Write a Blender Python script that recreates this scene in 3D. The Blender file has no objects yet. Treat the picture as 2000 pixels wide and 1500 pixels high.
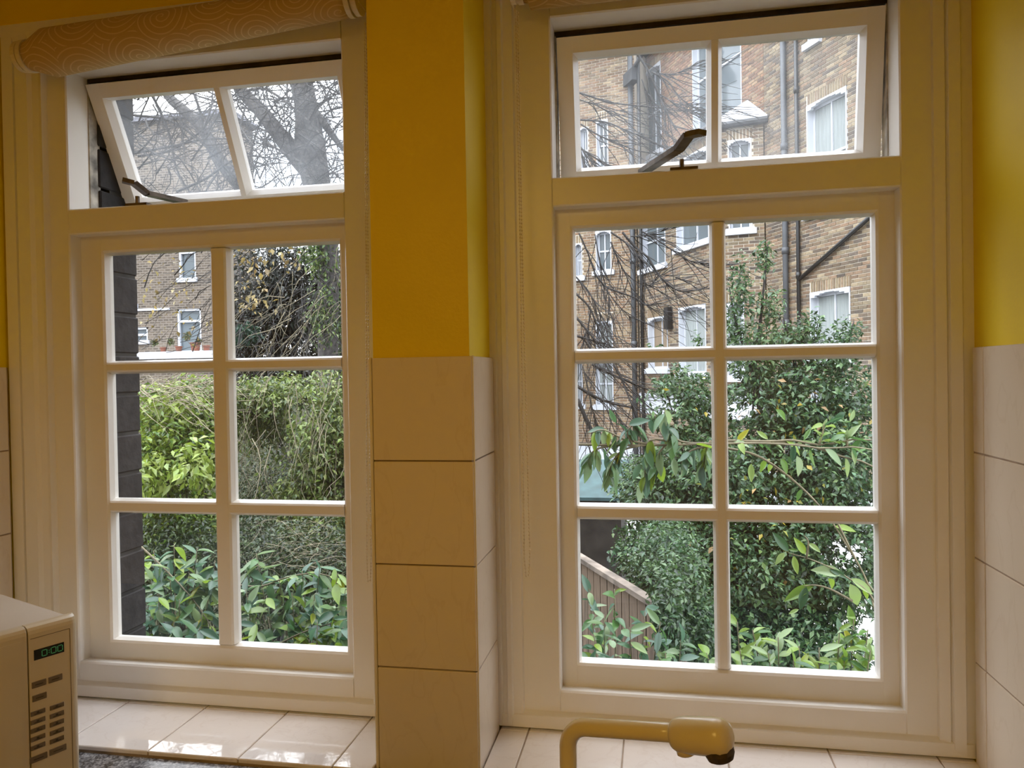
import bpy, math, random
import numpy as np
from mathutils import Vector, Matrix, Euler

# ---------------------------------------------------------------- scene / camera / light
SC = bpy.context.scene
COL = SC.collection
SC.view_settings.view_transform = 'Standard'
SC.view_settings.look = 'None'
SC.view_settings.exposure = 0.35
SC.view_settings.gamma = 1.0
SC.view_settings.use_curve_mapping = False
SC.cycles.max_bounces = 8
SC.cycles.diffuse_bounces = 5
SC.cycles.glossy_bounces = 4
SC.cycles.transparent_max_bounces = 16
SC.cycles.caustics_reflective = False
SC.cycles.caustics_refractive = False

FPX, YAW, PIT, ROL = 1480.0, 0.1861, -0.0128, -0.0172
CAM = np.array([0.3358, -1.3881, -0.0372])
_f = np.array([-math.sin(YAW) * math.cos(PIT), math.cos(YAW) * math.cos(PIT), math.sin(PIT)])
_r = np.array([math.cos(YAW), math.sin(YAW), 0.0])
_u = np.cross(_r, _f)
CR = math.cos(ROL) * _r + math.sin(ROL) * _u
CU = -math.sin(ROL) * _r + math.cos(ROL) * _u
CF = _f
cam_data = bpy.data.cameras.new('camera')
cam_data.sensor_width = 36.0
cam_data.lens = FPX / 2000.0 * 36.0
cam_data.clip_start = 0.02
cam_data.clip_end = 400
cam = bpy.data.objects.new('camera', cam_data)
COL.objects.link(cam)
cam.matrix_world = Matrix(((CR[0], CU[0], -CF[0], CAM[0]), (CR[1], CU[1], -CF[1], CAM[1]),
                           (CR[2], CU[2], -CF[2], CAM[2]), (0, 0, 0, 1)))
SC.camera = cam

def ray(u, v):
    return CF + CR * ((u - 1000) / FPX) + CU * ((750 - v) / FPX)
def at(u, v, Y):
    """point on the vertical plane Y seen at photo pixel (u, v)"""
    q = ray(u, v)
    return Vector(CAM + q * ((Y - CAM[1]) / q[1]))
def atd(u, v, d):
    return Vector(CAM + ray(u, v) * d)
def atz(u, v, z):
    q = ray(u, v)
    return Vector(CAM + q * ((z - CAM[2]) / q[2]))

# overcast sky
w = bpy.data.worlds.new('sky')
SC.world = w
w.use_nodes = True
nt = w.node_tree
nt.nodes.clear()
tc = nt.nodes.new('ShaderNodeTexCoord')
mp = nt.nodes.new('ShaderNodeMapping'); mp.inputs['Scale'].default_value = (1.6, 1.6, 3.2)
ns = nt.nodes.new('ShaderNodeTexNoise'); ns.inputs['Scale'].default_value = 1.7; ns.inputs['Detail'].default_value = 5
rp = nt.nodes.new('ShaderNodeValToRGB')
rp.color_ramp.elements[0].position = 0.35; rp.color_ramp.elements[0].color = (0.74, 0.85, 1.0, 1)
rp.color_ramp.elements[1].position = 0.65; rp.color_ramp.elements[1].color = (1.0, 1.0, 1.0, 1)
bg = nt.nodes.new('ShaderNodeBackground')
sxyz = nt.nodes.new('ShaderNodeSeparateXYZ'); cie = nt.nodes.new('ShaderNodeMapRange')      # overcast sky: brighter toward the zenith
cie.inputs['From Min'].default_value = 0.0; cie.inputs['From Max'].default_value = 1.0
cie.inputs['To Min'].default_value = 2.0; cie.inputs['To Max'].default_value = 6.8
nt.links.new(tc.outputs['Generated'], sxyz.inputs[0]); nt.links.new(sxyz.outputs['Z'], cie.inputs['Value']); nt.links.new(cie.outputs[0], bg.inputs['Strength'])
wo = nt.nodes.new('ShaderNodeOutputWorld')
L = nt.links.new
L(tc.outputs['Generated'], mp.inputs['Vector']); L(mp.outputs['Vector'], ns.inputs['Vector'])
L(ns.outputs['Fac'], rp.inputs['Fac']); L(rp.outputs['Color'], bg.inputs['Color']); L(bg.outputs['Background'], wo.inputs['Surface'])

# veiled sun high behind the house
sd = bpy.data.lights.new('sun', 'SUN'); sd.energy = 0.8; sd.angle = 0.6; sd.color = (1.0, 0.96, 0.9)
so = bpy.data.objects.new('sun', sd); COL.objects.link(so)
so.location = (-6, -10, 20)
so.rotation_euler = Vector((0.50, 0.62, -0.78)).to_track_quat('-Z', 'Y').to_euler()

# warm kitchen lamp, behind and to the left of the camera
ld = bpy.data.lights.new('kitchen_lamp', 'AREA'); ld.shape = 'DISK'; ld.size = 0.7; ld.energy = 12.5
ld.color = (1.0, 0.64, 0.16)
lo = bpy.data.objects.new('kitchen_lamp', ld); COL.objects.link(lo)
lo.location = (-0.30, -2.15, 0.80)
lo.rotation_euler = Vector((0.02, 0.05, -1.0)).to_track_quat('-Z', 'Y').to_euler()

RND = random.Random(7)
NR = np.random.default_rng(11)

# ---------------------------------------------------------------- materials
def new_mat(name):
    m = bpy.data.materials.new(name); m.use_nodes = True
    t = m.node_tree
    return m, t, t.nodes['Principled BSDF']

def ramp_node(t, stops):
    r = t.nodes.new('ShaderNodeValToRGB')
    el = r.color_ramp.elements
    while len(el) < len(stops): el.new(0.5)
    for e, (p, c) in zip(el, stops):
        e.position = p; e.color = (c[0], c[1], c[2], 1)
    return r

def mat(name, c, rough=0.5, var=0.06, scale=8.0, bump=0.0, spec=0.5, metal=0.0, bscale=60.0, stretch=None):
    m, t, b = new_mat(name)
    b.inputs['Roughness'].default_value = rough
    b.inputs['Specular IOR Level'].default_value = spec
    b.inputs['Metallic'].default_value = metal
    co = t.nodes.new('ShaderNodeTexCoord')
    src = co.outputs['Object']
    if stretch:
        mpn = t.nodes.new('ShaderNodeMapping'); mpn.inputs['Scale'].default_value = stretch
        t.links.new(src, mpn.inputs['Vector']); src = mpn.outputs['Vector']
    n = t.nodes.new('ShaderNodeTexNoise'); n.inputs['Scale'].default_value = scale; n.inputs['Detail'].default_value = 5
    t.links.new(src, n.inputs['Vector'])
    lo_ = [max(0, x * (1 - var * 2)) for x in c]; hi = [min(1, x * (1 + var * 2)) for x in c]
    r = ramp_node(t, [(0.3, lo_), (0.7, hi)])
    t.links.new(n.outputs['Fac'], r.inputs['Fac']); t.links.new(r.outputs['Color'], b.inputs['Base Color'])
    if bump:
        n2 = t.nodes.new('ShaderNodeTexNoise'); n2.inputs['Scale'].default_value = bscale; n2.inputs['Detail'].default_value = 4
        t.links.new(src, n2.inputs['Vector'])
        bp = t.nodes.new('ShaderNodeBump'); bp.inputs['Strength'].default_value = bump; bp.inputs['Distance'].default_value = 0.004
        t.links.new(n2.outputs['Fac'], bp.inputs['Height']); t.links.new(bp.outputs['Normal'], b.inputs['Normal'])
    return m

M = {}
M['paint'] = mat('white_gloss_paint', (0.83, 0.805, 0.765), 0.32, 0.015, 3, 0.12, bscale=40)
M['paint_old'] = mat('weathered_paint', (0.42, 0.39, 0.34), 0.7, 0.35, 22, 0.5)
M['yellow'] = mat('yellow_wall_paint', (0.84, 0.63, 0.001), 0.5, 0.02, 4, 0.10, bscale=130)
M['ceiling'] = mat('ceiling_paint', (0.75, 0.72, 0.62), 0.8, 0.02, 4)
M['floor'] = mat('floor_lino', (0.62, 0.57, 0.50), 0.5, 0.15, 5)
M['grout'] = mat('tile_grout', (0.36, 0.27, 0.20), 0.8, 0.1, 30)
M['trim'] = mat('tile_edge_trim', (0.78, 0.72, 0.62), 0.3, 0.02, 5)

def tile_mat(name, base, vein, rough, wav):
    m, t, b = new_mat(name)
    b.inputs['Roughness'].default_value = rough
    co = t.nodes.new('ShaderNodeTexCoord'); oi = t.nodes.new('ShaderNodeObjectInfo')
    add = t.nodes.new('ShaderNodeVectorMath'); add.operation = 'MULTIPLY_ADD'
    add.inputs[1].default_value = (1, 1, 1)
    sc_ = t.nodes.new('ShaderNodeVectorMath'); sc_.operation = 'SCALE'; sc_.inputs[0].default_value = (7, 3, 5)
    t.links.new(oi.outputs['Random'], sc_.inputs['Scale'])
    t.links.new(co.outputs['Object'], add.inputs[0]); t.links.new(sc_.outputs[0], add.inputs[2])
    mpn = t.nodes.new('ShaderNodeMapping'); mpn.inputs['Rotation'].default_value = (0.0, 0.7, 0.0); mpn.inputs['Scale'].default_value = (16, 16, 6)
    t.links.new(add.outputs[0], mpn.inputs['Vector'])
    n = t.nodes.new('ShaderNodeTexNoise'); n.inputs['Scale'].default_value = 1.0; n.inputs['Detail'].default_value = 5; n.inputs['Distortion'].default_value = 0.5
    t.links.new(mpn.outputs['Vector'], n.inputs['Vector'])
    r = ramp_node(t, [(0.38, base), (0.485, base), (0.50, vein), (0.53, base)])
    t.links.new(n.outputs['Fac'], r.inputs['Fac']); t.links.new(r.outputs['Color'], b.inputs['Base Color'])
    n2 = t.nodes.new('ShaderNodeTexNoise'); n2.inputs['Scale'].default_value = 26; n2.inputs['Detail'].default_value = 2
    t.links.new(add.outputs[0], n2.inputs['Vector'])
    bp = t.nodes.new('ShaderNodeBump'); bp.inputs['Strength'].default_value = wav; bp.inputs['Distance'].default_value = 0.003
    t.links.new(n2.outputs['Fac'], bp.inputs['Height']); t.links.new(bp.outputs['Normal'], b.inputs['Normal'])
    return m
M['tile'] = tile_mat('wall_tile_glaze', (0.76, 0.67, 0.56), (0.73, 0.635, 0.52), 0.22, 0.08)
M['sill_tile'] = tile_mat('sill_tile_glaze', (0.82, 0.77, 0.745), (0.78, 0.72, 0.69), 0.045, 0.22)
M['sill_tile'].node_tree.nodes['Principled BSDF'].inputs['Coat Weight'].default_value = 1.0
M['sill_tile'].node_tree.nodes['Principled BSDF'].inputs['Coat Roughness'].default_value = 0.02

def granite():
    m, t, b = new_mat('dark_speckled_stone')
    b.inputs['Roughness'].default_value = 0.18
    co = t.nodes.new('ShaderNodeTexCoord')
    v = t.nodes.new('ShaderNodeTexVoronoi'); v.inputs['Scale'].default_value = 260
    n = t.nodes.new('ShaderNodeTexNoise'); n.inputs['Scale'].default_value = 90; n.inputs['Detail'].default_value = 6
    t.links.new(co.outputs['Object'], v.inputs['Vector']); t.links.new(co.outputs['Object'], n.inputs['Vector'])
    mx = t.nodes.new('ShaderNodeMix'); mx.data_type = 'RGBA'; mx.inputs[0].default_value = 0.5
    r1 = ramp_node(t, [(0.3, (0.02, 0.02, 0.025)), (0.55, (0.09, 0.09, 0.10)), (0.75, (0.35, 0.35, 0.37))])
    r2 = ramp_node(t, [(0.35, (0.015, 0.015, 0.02)), (0.5, (0.10, 0.10, 0.11)), (0.7, (0.42, 0.42, 0.44))])
    t.links.new(v.outputs['Color'], r1.inputs['Fac']); t.links.new(n.outputs['Fac'], r2.inputs['Fac'])
    t.links.new(r1.outputs['Color'], mx.inputs[6]); t.links.new(r2.outputs['Color'], mx.inputs[7])
    t.links.new(mx.outputs[2], b.inputs['Base Color'])
    return m
M['granite'] = granite()
M['cream'] = mat('cream_plastic', (0.60, 0.52, 0.38), 0.35, 0.02, 5)
M['cream_door'] = mat('cream_door_plastic', (0.58, 0.51, 0.39), 0.3, 0.02, 5)
M['mw_top'] = mat('pale_painted_steel', (0.64, 0.59, 0.53), 0.4, 0.02, 5)
M['button'] = mat('brown_grey_button', (0.15, 0.115, 0.08), 0.5, 0.05, 30)
M['legend'] = mat('button_legend', (0.035, 0.028, 0.02), 0.5, 0.05, 30)
M['display'] = mat('display_window', (0.012, 0.012, 0.010), 0.15, 0.02, 5)
M['tap'] = mat('tap_cream_enamel', (0.70, 0.60, 0.36), 0.25, 0.03, 6)
M['chip'] = mat('worn_dark_metal', (0.045, 0.03, 0.02), 0.6, 0.3, 60)
M['stay'] = mat('tarnished_metal', (0.13, 0.105, 0.085), 0.45, 0.25, 40, metal=0.6)
M['dark_wood'] = mat('dark_old_wood', (0.035, 0.022, 0.016), 0.8, 0.4, 20, 0.5)
M['chain'] = mat('bead_chain_plastic', (0.62, 0.53, 0.40), 0.4, 0.05, 30)
M['cap'] = mat('blind_end_plastic', (0.70, 0.62, 0.46), 0.4, 0.05, 20)
M['jamb_brick'] = mat('sooty_brick', (0.018, 0.0155, 0.015), 0.85, 0.3, 30, 0.6)  # very dark brick with random mottling
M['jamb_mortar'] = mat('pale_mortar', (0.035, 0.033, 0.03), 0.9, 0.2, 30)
M['own_render'] = mat('house_outer_wall', (0.14, 0.11, 0.085), 0.9, 0.2, 6)

def emit(name, c, s):
    m, t, b = new_mat(name)
    b.inputs['Base Color'].default_value = (0.01, 0.02, 0.01, 1)
    b.inputs['Emission Color'].default_value = (*c, 1); b.inputs['Emission Strength'].default_value = s
    return m
M['digit'] = emit('lit_green_segment', (0.12, 0.62, 0.16), 0.14)

def swirl():
    m, t, b = new_mat('swirl_print_fabric')
    b.inputs['Roughness'].default_value = 0.85
    N = t.nodes.new
    uv = N('ShaderNodeUVMap'); uv.uv_map = 'UVMap'
    v = N('ShaderNodeTexVoronoi'); v.voronoi_dimensions = '2D'; v.inputs['Scale'].default_value = 9.5; v.inputs['Randomness'].default_value = 0.75
    t.links.new(uv.outputs[0], v.inputs['Vector'])
    mul = N('ShaderNodeVectorMath'); mul.operation = 'SCALE'; mul.inputs['Scale'].default_value = 1.0
    t.links.new(v.outputs['Position'], mul.inputs[0])
    sub = N('ShaderNodeVectorMath'); sub.operation = 'SUBTRACT'
    t.links.new(uv.outputs[0], sub.inputs[0]); t.links.new(mul.outputs[0], sub.inputs[1])
    ln = N('ShaderNodeVectorMath'); ln.operation = 'LENGTH'; t.links.new(sub.outputs[0], ln.inputs[0])
    sx = N('ShaderNodeSeparateXYZ'); t.links.new(sub.outputs[0], sx.inputs[0])
    an = N('ShaderNodeMath'); an.operation = 'ARCTAN2'; t.links.new(sx.outputs[1], an.inputs[0]); t.links.new(sx.outputs[0], an.inputs[1])
    k = N('ShaderNodeMath'); k.operation = 'MULTIPLY_ADD'; k.inputs[1].default_value = 430.0
    t.links.new(ln.outputs['Value'], k.inputs[0]); t.links.new(an.outputs[0], k.inputs[2])
    sn = N('ShaderNodeMath'); sn.operation = 'SINE'; t.links.new(k.outputs[0], sn.inputs[0])
    r = ramp_node(t, [(0.0, (0.50, 0.34, 0.13)), (0.72, (0.50, 0.34, 0.13)), (0.96, (0.66, 0.50, 0.25))])
    t.links.new(sn.outputs[0], r.inputs['Fac']); t.links.new(r.outputs['Color'], b.inputs['Base Color'])
    return m
M['fabric'] = swirl()

def glass(name, dust, tint=(1, 1, 1)):
    m = bpy.data.materials.new(name); m.use_nodes = True
    t = m.node_tree; t.nodes.clear(); N = t.nodes.new
    tr = N('ShaderNodeBsdfTransparent'); tr.inputs['Color'].default_value = (*tint, 1)
    gl = N('ShaderNodeBsdfGlossy'); gl.inputs['Roughness'].default_value = 0.02
    df = N('ShaderNodeBsdfTranslucent'); df.inputs['Color'].default_value = (0.85, 0.88, 0.92, 1)
    lw = N('ShaderNodeLayerWeight'); lw.inputs['Blend'].default_value = 0.5
    pw = N('ShaderNodeMath'); pw.operation = 'POWER'; pw.inputs[1].default_value = 4.0; t.links.new(lw.outputs['Facing'], pw.inputs[0])
    fr = N('ShaderNodeMath'); fr.operation = 'MULTIPLY_ADD'; fr.inputs[1].default_value = 0.6; fr.inputs[2].default_value = 0.025; t.links.new(pw.outputs[0], fr.inputs[0])
    m1 = N('ShaderNodeMixShader'); t.links.new(fr.outputs[0], m1.inputs[0]); t.links.new(tr.outputs[0], m1.inputs[1]); t.links.new(gl.outputs[0], m1.inputs[2])
    co = N('ShaderNodeTexCoord'); n = N('ShaderNodeTexNoise'); n.inputs['Scale'].default_value = 9; n.inputs['Detail'].default_value = 6
    t.links.new(co.outputs['Object'], n.inputs['Vector'])
    mr = N('ShaderNodeMapRange'); mr.inputs['From Min'].default_value = 0.3; mr.inputs['From Max'].default_value = 0.75
    mr.inputs['To Min'].default_value = dust * 0.45; mr.inputs['To Max'].default_value = dust * 1.4
    t.links.new(n.outputs['Fac'], mr.inputs['Value'])
    m2 = N('ShaderNodeMixShader'); t.links.new(mr.outputs[0], m2.inputs[0]); t.links.new(m1.outputs[0], m2.inputs[1]); t.links.new(df.outputs[0], m2.inputs[2])
    o = N('ShaderNodeOutputMaterial'); t.links.new(m2.outputs[0], o.inputs['Surface'])
    return m
M['glass'] = glass('window_glass', 0.003)
M['glass_dusty'] = glass('dusty_window_glass', 0.060)

def far_glass():
    m, t, b = new_mat('far_window_glass')
    b.inputs['Base Color'].default_value = (0.10, 0.12, 0.13, 1); b.inputs['Roughness'].default_value = 0.06
    b.inputs['Specular IOR Level'].default_value = 0.45
    return m
M['far_glass'] = far_glass()
M['far_white'] = mat('white_painted_timber', (0.47, 0.49, 0.53), 0.5, 0.02, 4)
M['curtain'] = mat('pale_net_curtain', (0.24, 0.265, 0.26), 0.8, 0.08, 5, stretch=(9, 9, 0.4))  # net curtains, and the sky reflection painted into one window
M['curtain_brown'] = mat('brown_curtain', (0.20, 0.15, 0.10), 0.8, 0.08, 5, stretch=(9, 9, 0.4))
M['mortar'] = mat('terrace_mortar', (0.50, 0.45, 0.37), 0.9, 0.10, 3)
M['pipe_grey'] = mat('grey_painted_pipe', (0.055, 0.06, 0.066), 0.5, 0.10, 4)
M['pipe_black'] = mat('black_pipe', (0.007, 0.0075, 0.008), 0.4, 0.1, 4)
M['lead'] = mat('gutter_lead', (0.035, 0.037, 0.04), 0.6, 0.3, 5)
M['slate'] = mat('roof_slate', (0.13, 0.13, 0.15), 0.7, 0.2, 6)
M['paving'] = mat('pale_paving', (0.36, 0.355, 0.34), 0.8, 0.1, 2)
M['soil'] = mat('dark_garden_soil', (0.03, 0.03, 0.018), 0.95, 0.4, 3, 0.5, spec=0.02)
M['teal'] = mat('teal_roof_felt', (0.030, 0.066, 0.068), 0.7, 0.15, 8)
M['shed_wood'] = mat('dark_shed_wood', (0.02, 0.017, 0.014), 0.8, 0.3, 8)
M['terracotta'] = mat('terracotta', (0.16, 0.055, 0.032), 0.8, 0.1, 12)

def brick_attr(name):
    m, t, b = new_mat(name); b.inputs['Roughness'].default_value = 0.9
    a = t.nodes.new('ShaderNodeAttribute'); a.attribute_name = 'tint'
    n = t.nodes.new('ShaderNodeTexNoise'); n.inputs['Scale'].default_value = 18; n.inputs['Detail'].default_value = 4
    co = t.nodes.new('ShaderNodeTexCoord'); t.links.new(co.outputs['Object'], n.inputs['Vector'])
    r = ramp_node(t, [(0.3, (0.72, 0.72, 0.72)), (0.7, (1.15, 1.12, 1.08))])
    mx = t.nodes.new('ShaderNodeMix'); mx.data_type = 'RGBA'; mx.blend_type = 'MULTIPLY'; mx.inputs[0].default_value = 1.0
    t.links.new(n.outputs['Fac'], r.inputs['Fac']); t.links.new(a.outputs['Color'], mx.inputs[6]); t.links.new(r.outputs['Color'], mx.inputs[7])
    t.links.new(mx.outputs[2], b.inputs['Base Color'])
    return m
M['brick'] = brick_attr('stock_brick')

def far_brick():
    m, t, b = new_mat('far_brown_brick'); b.inputs['Roughness'].default_value = 0.9
    co = t.nodes.new('ShaderNodeTexCoord')
    mp_ = t.nodes.new('ShaderNodeMapping'); mp_.inputs['Rotation'].default_value = (math.radians(90), 0, 0)
    bt = t.nodes.new('ShaderNodeTexBrick'); bt.inputs['Scale'].default_value = 1.0
    bt.inputs['Brick Width'].default_value = 0.34; bt.inputs['Row Height'].default_value = 0.13; bt.inputs['Mortar Size'].default_value = 0.022
    bt.inputs['Color1'].default_value = (0.052, 0.041, 0.032, 1); bt.inputs['Color2'].default_value = (0.13, 0.102, 0.076, 1); bt.inputs['Mortar'].default_value = (0.175, 0.15, 0.122, 1)
    t.links.new(co.outputs['Object'], mp_.inputs['Vector']); t.links.new(mp_.outputs['Vector'], bt.inputs['Vector'])
    t.links.new(bt.outputs['Color'], b.inputs['Base Color'])
    return m
M['far_brick'] = far_brick()

def leaf_attr(name, trans=0.35, rough=0.45):
    m = bpy.data.materials.new(name); m.use_nodes = True
    t = m.node_tree; b = t.nodes['Principled BSDF']; N = t.nodes.new
    b.inputs['Roughness'].default_value = rough
    a = N('ShaderNodeAttribute'); a.attribute_name = 'tint'
    t.links.new(a.outputs['Color'], b.inputs['Base Color'])
    tl = N('ShaderNodeBsdfTranslucent'); t.links.new(a.outputs['Color'], tl.inputs['Color'])
    mx = N('ShaderNodeMixShader'); mx.inputs[0].default_value = trans
    o = t.nodes['Material Output']
    t.links.new(b.outputs[0], mx.inputs[1]); t.links.new(tl.outputs[0], mx.inputs[2]); t.links.new(mx.outputs[0], o.inputs['Surface'])
    return m
M['leaves'] = leaf_attr('small_leaf', .3, .33)

def leaf_rand(name, stops, trans=0.4):
    m = bpy.data.materials.new(name); m.use_nodes = True
    t = m.node_tree; b = t.nodes['Principled BSDF']; N = t.nodes.new
    b.inputs['Roughness'].default_value = 0.30
    oi = N('ShaderNodeObjectInfo'); r = ramp_node(t, [(p, [x * .60 for x in c]) for p, c in stops]); t.links.new(oi.outputs['Random'], r.inputs['Fac'])
    t.links.new(r.outputs['Color'], b.inputs['Base Color'])
    tl = N('ShaderNodeBsdfTranslucent'); t.links.new(r.outputs['Color'], tl.inputs['Color'])
    mx = N('ShaderNodeMixShader'); mx.inputs[0].default_value = trans
    o = t.nodes['Material Output']
    t.links.new(b.outputs[0], mx.inputs[1]); t.links.new(tl.outputs[0], mx.inputs[2]); t.links.new(mx.outputs[0], o.inputs['Surface'])
    return m
G_DARK, G_MID, G_BLUE = (0.045, 0.13, 0.055), (0.12, 0.28, 0.07), (0.15, 0.28, 0.19)
G_LIME, G_YEL, G_PALE = (0.33, 0.50, 0.05), (0.62, 0.55, 0.06), (0.42, 0.55, 0.30)
M['leaf_cool'] = leaf_rand('cool_green_leaf', [(0.0, G_DARK), (0.25, G_BLUE), (0.5, G_MID), (0.76, G_PALE), (0.90, G_LIME), (0.975, G_LIME), (1.0, G_YEL)])  # bluish and pale stops put sky sheen into leaf colour, besides pale undersides
M['leaf_lime'] = leaf_rand('lime_green_leaf', [(0.0, G_DARK), (0.2, G_MID), (0.5, G_LIME), (0.8, G_PALE), (0.96, G_LIME), (1.0, G_YEL)])
M['stem'] = mat('green_brown_stem', (0.15, 0.125, 0.07), 0.7, 0.2, 20)
M['stem_dark'] = mat('dark_twig_bark', (0.013, 0.011, 0.010), 0.8, 0.2, 20)
M['bark'] = mat('grey_tree_bark', (0.05, 0.045, 0.042), 0.9, 0.4, 14, 0.8, bscale=20)
M['vine'] = mat('pale_dry_vine', (0.19, 0.16, 0.105), 0.9, 0.2, 20)

def fence_wood():
    return mat('weathered_fence_wood', (0.13, 0.09, 0.06), 0.85, 0.25, 6, 0.5, stretch=(5, 5, 0.6))
M['fence'] = fence_wood()
M['fence_cap'] = mat('greyed_capping_wood', (0.15, 0.12, 0.095), 0.9, 0.3, 9, 0.5)

# ---------------------------------------------------------------- mesh helpers
class MB:
    def __init__(s): s.v = []; s.f = []; s.c = []; s.mi = []; s.col = (1, 1, 1); s.m = 0; s.uv = None
    def add(s, vs, fs):
        n = len(s.v)
        s.v += [tuple(p) for p in vs]; s.c += [s.col] * len(vs)
        s.f += [tuple(i + n for i in f) for f in fs]; s.mi += [s.m] * len(fs)
    def box(s, x0, x1, y0, y1, z0, z1):
        s.add([(x0, y0, z0), (x1, y0, z0), (x1, y1, z0), (x0, y1, z0), (x0, y0, z1), (x1, y0, z1), (x1, y1, z1), (x0, y1, z1)],
              [(0, 3, 2, 1), (4, 5, 6, 7), (0, 1, 5, 4), (1, 2, 6, 5), (2, 3, 7, 6), (3, 0, 4, 7)])
    def obox(s, o, a, b, c):
        """oriented box from corner o with edge vectors a, b, c"""
        o, a, b, c = map(Vector, (o, a, b, c))
        p = [o, o + a, o + a + b, o + b]
        fs = [(0, 3, 2, 1), (4, 5, 6, 7), (0, 1, 5, 4), (1, 2, 6, 5), (2, 3, 7, 6), (3, 0, 4, 7)]
        if a.cross(b).dot(c) < 0: fs = [tuple(reversed(f)) for f in fs]
        s.add(p + [q + c for q in p], fs)
    def bbox(s, x0, x1, y0, y1, z0, z1, r):
        """box with chamfered edges"""
        vs = []; idx = {}
        for ax in range(3):
            for sx in (0, 1):
                for sy in (0, 1):
                    for sz in (0, 1):
                        p = [(x0, x1)[sx], (y0, y1)[sy], (z0, z1)[sz]]
                        for k, sg in enumerate((sx, sy, sz)):
                            if k != ax: p[k] += -r if sg else r
                        idx[(ax, sx, sy, sz)] = len(vs); vs.append(p)
        fs = []
        def oriented(f):
            a, b, c = (Vector(vs[f[0]]), Vector(vs[f[1]]), Vector(vs[f[2]]))
            n = (b - a).cross(c - a); cen = sum((Vector(vs[i]) for i in f), Vector()) / len(f) - Vector(((x0 + x1) / 2, (y0 + y1) / 2, (z0 + z1) / 2))
            return f if n.dot(cen) >= 0 else tuple(reversed(f))
        for ax in range(3):
            o = [k for k in range(3) if k != ax]
            for sd in (0, 1):
                q = []
                for a, b in ((0, 0), (1, 0), (1, 1), (0, 1)):
                    t = [0, 0, 0]; t[ax] = sd; t[o[0]] = a; t[o[1]] = b; q.append(idx[(ax, *t)])
                fs.append(oriented(tuple(q)))
        for ax in range(3):
            o = [k for k in range(3) if k != ax]
            for a in (0, 1):
                for b in (0, 1):
                    q = []
                    for pl, en in ((o[0], 0), (o[0], 1), (o[1], 1), (o[1], 0)):
                        t = [0, 0, 0]; t[ax] = en; t[o[0]] = a; t[o[1]] = b; q.append(idx[(pl, *t)])
                    fs.append(oriented(tuple(q)))
        for sx in (0, 1):
            for sy in (0, 1):
                for sz in (0, 1):
                    fs.append(oriented((idx[(0, sx, sy, sz)], idx[(1, sx, sy, sz)], idx[(2, sx, sy, sz)])))
        s.add(vs, fs)
    def prism(s, prof, axis, a0, a1, m0=0.0, m1=0.0):
        """extrude a profile of (across, y) along axis 'x' or 'z'; m0/m1 mitre: the ends move by m * across"""
        n = len(prof); vs = []
        for e, a, mm in ((0, a0, m0), (1, a1, m1)):
            for (c, y) in prof:
                k = a + mm * c
                vs.append((k, y, c) if axis == 'x' else (c, y, k))
        fs = [tuple(range(n)), tuple(range(2 * n - 1, n - 1, -1))]
        for i in range(n):
            j = (i + 1) % n; fs.append((j, i, i + n, j + n))
        ar = sum(prof[i][0] * prof[(i + 1) % n][1] - prof[(i + 1) % n][0] * prof[i][1] for i in range(n))
        flip = (ar > 0) if axis == 'x' else (ar < 0)
        if axis == 'x':
            flip = ar < 0
        if axis == 'z':
            flip = ar > 0
        if flip: fs = [tuple(reversed(f)) for f in fs]
        s.add(vs, fs)
    def tube(s, pts, rad, n=6, cap=True):
        pts = [Vector(p) for p in pts]
        if not hasattr(rad, '__len__'): rad = [rad] * len(pts)
        up = Vector((0.0123, 0.0312, 1)); vs = []; prev = None
        for i, p in enumerate(pts):
            d = (pts[min(i + 1, len(pts) - 1)] - pts[max(i - 1, 0)])
            if d.length < 1e-9: d = Vector((0, 0, 1))
            d.normalize()
            a = prev - d * prev.dot(d) if prev else d.cross(up if abs(d.z) < 0.95 else Vector((1, 0.1, 0)))
            if a.length < 1e-6: a = d.cross(Vector((0, 1, 0.2)))
            a.normalize(); b = d.cross(a); prev = a
            for k in range(n):
                t = 2 * math.pi * k / n
                vs.append(p + (a * math.cos(t) + b * math.sin(t)) * rad[i])
        fs = []
        for i in range(len(pts) - 1):
            for k in range(n):
                k2 = (k + 1) % n
                fs.append((i * n + k, i * n + k2, (i + 1) * n + k2, (i + 1) * n + k))
        if cap:
            fs.append(tuple(reversed(range(n)))); fs.append(tuple((len(pts) - 1) * n + k for k in range(n)))
        s.add(vs, fs)
    def build(s, name, m=None, parent=None, origin=None, smooth=False, kind=None, tint=False):
        me = bpy.data.meshes.new(name)
        o = bpy.data.objects.new(name, me)
        off = Vector((0, 0, 0))
        if origin is not None: off = Vector(origin)
        elif parent is not None and parent.get('_world') is None:
            off = Vector(parent['_org']) if '_org' in parent else Vector((0, 0, 0))
        if off.length > 0:
            vs = [(x - off.x, y - off.y, z - off.z) for x, y, z in s.v]
        else: vs = s.v
        me.from_pydata(vs, [], s.f)
        ms = m if isinstance(m, (list, tuple)) else [m]
        for q in ms: me.materials.append(q)
        if len(ms) > 1: me.polygons.foreach_set('material_index', s.mi)
        if smooth: me.polygons.foreach_set('use_smooth', [True] * len(me.polygons))
        if tint:
            at_ = me.attributes.new('tint', 'FLOAT_COLOR', 'POINT')
            at_.data.foreach_set('color', np.array([(c[0], c[1], c[2], 1.0) for c in s.c], dtype=np.float32).ravel())
        COL.objects.link(o)
        if parent is not None:
            o.parent = parent
            o['_org'] = list(parent['_org']) if '_org' in parent else [0, 0, 0]
        elif origin is not None:
            o.location = off; o['_org'] = list(off)
        else:
            o['_org'] = [0, 0, 0]
        if kind: o['kind'] = kind
        me.update()
        return o

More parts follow.
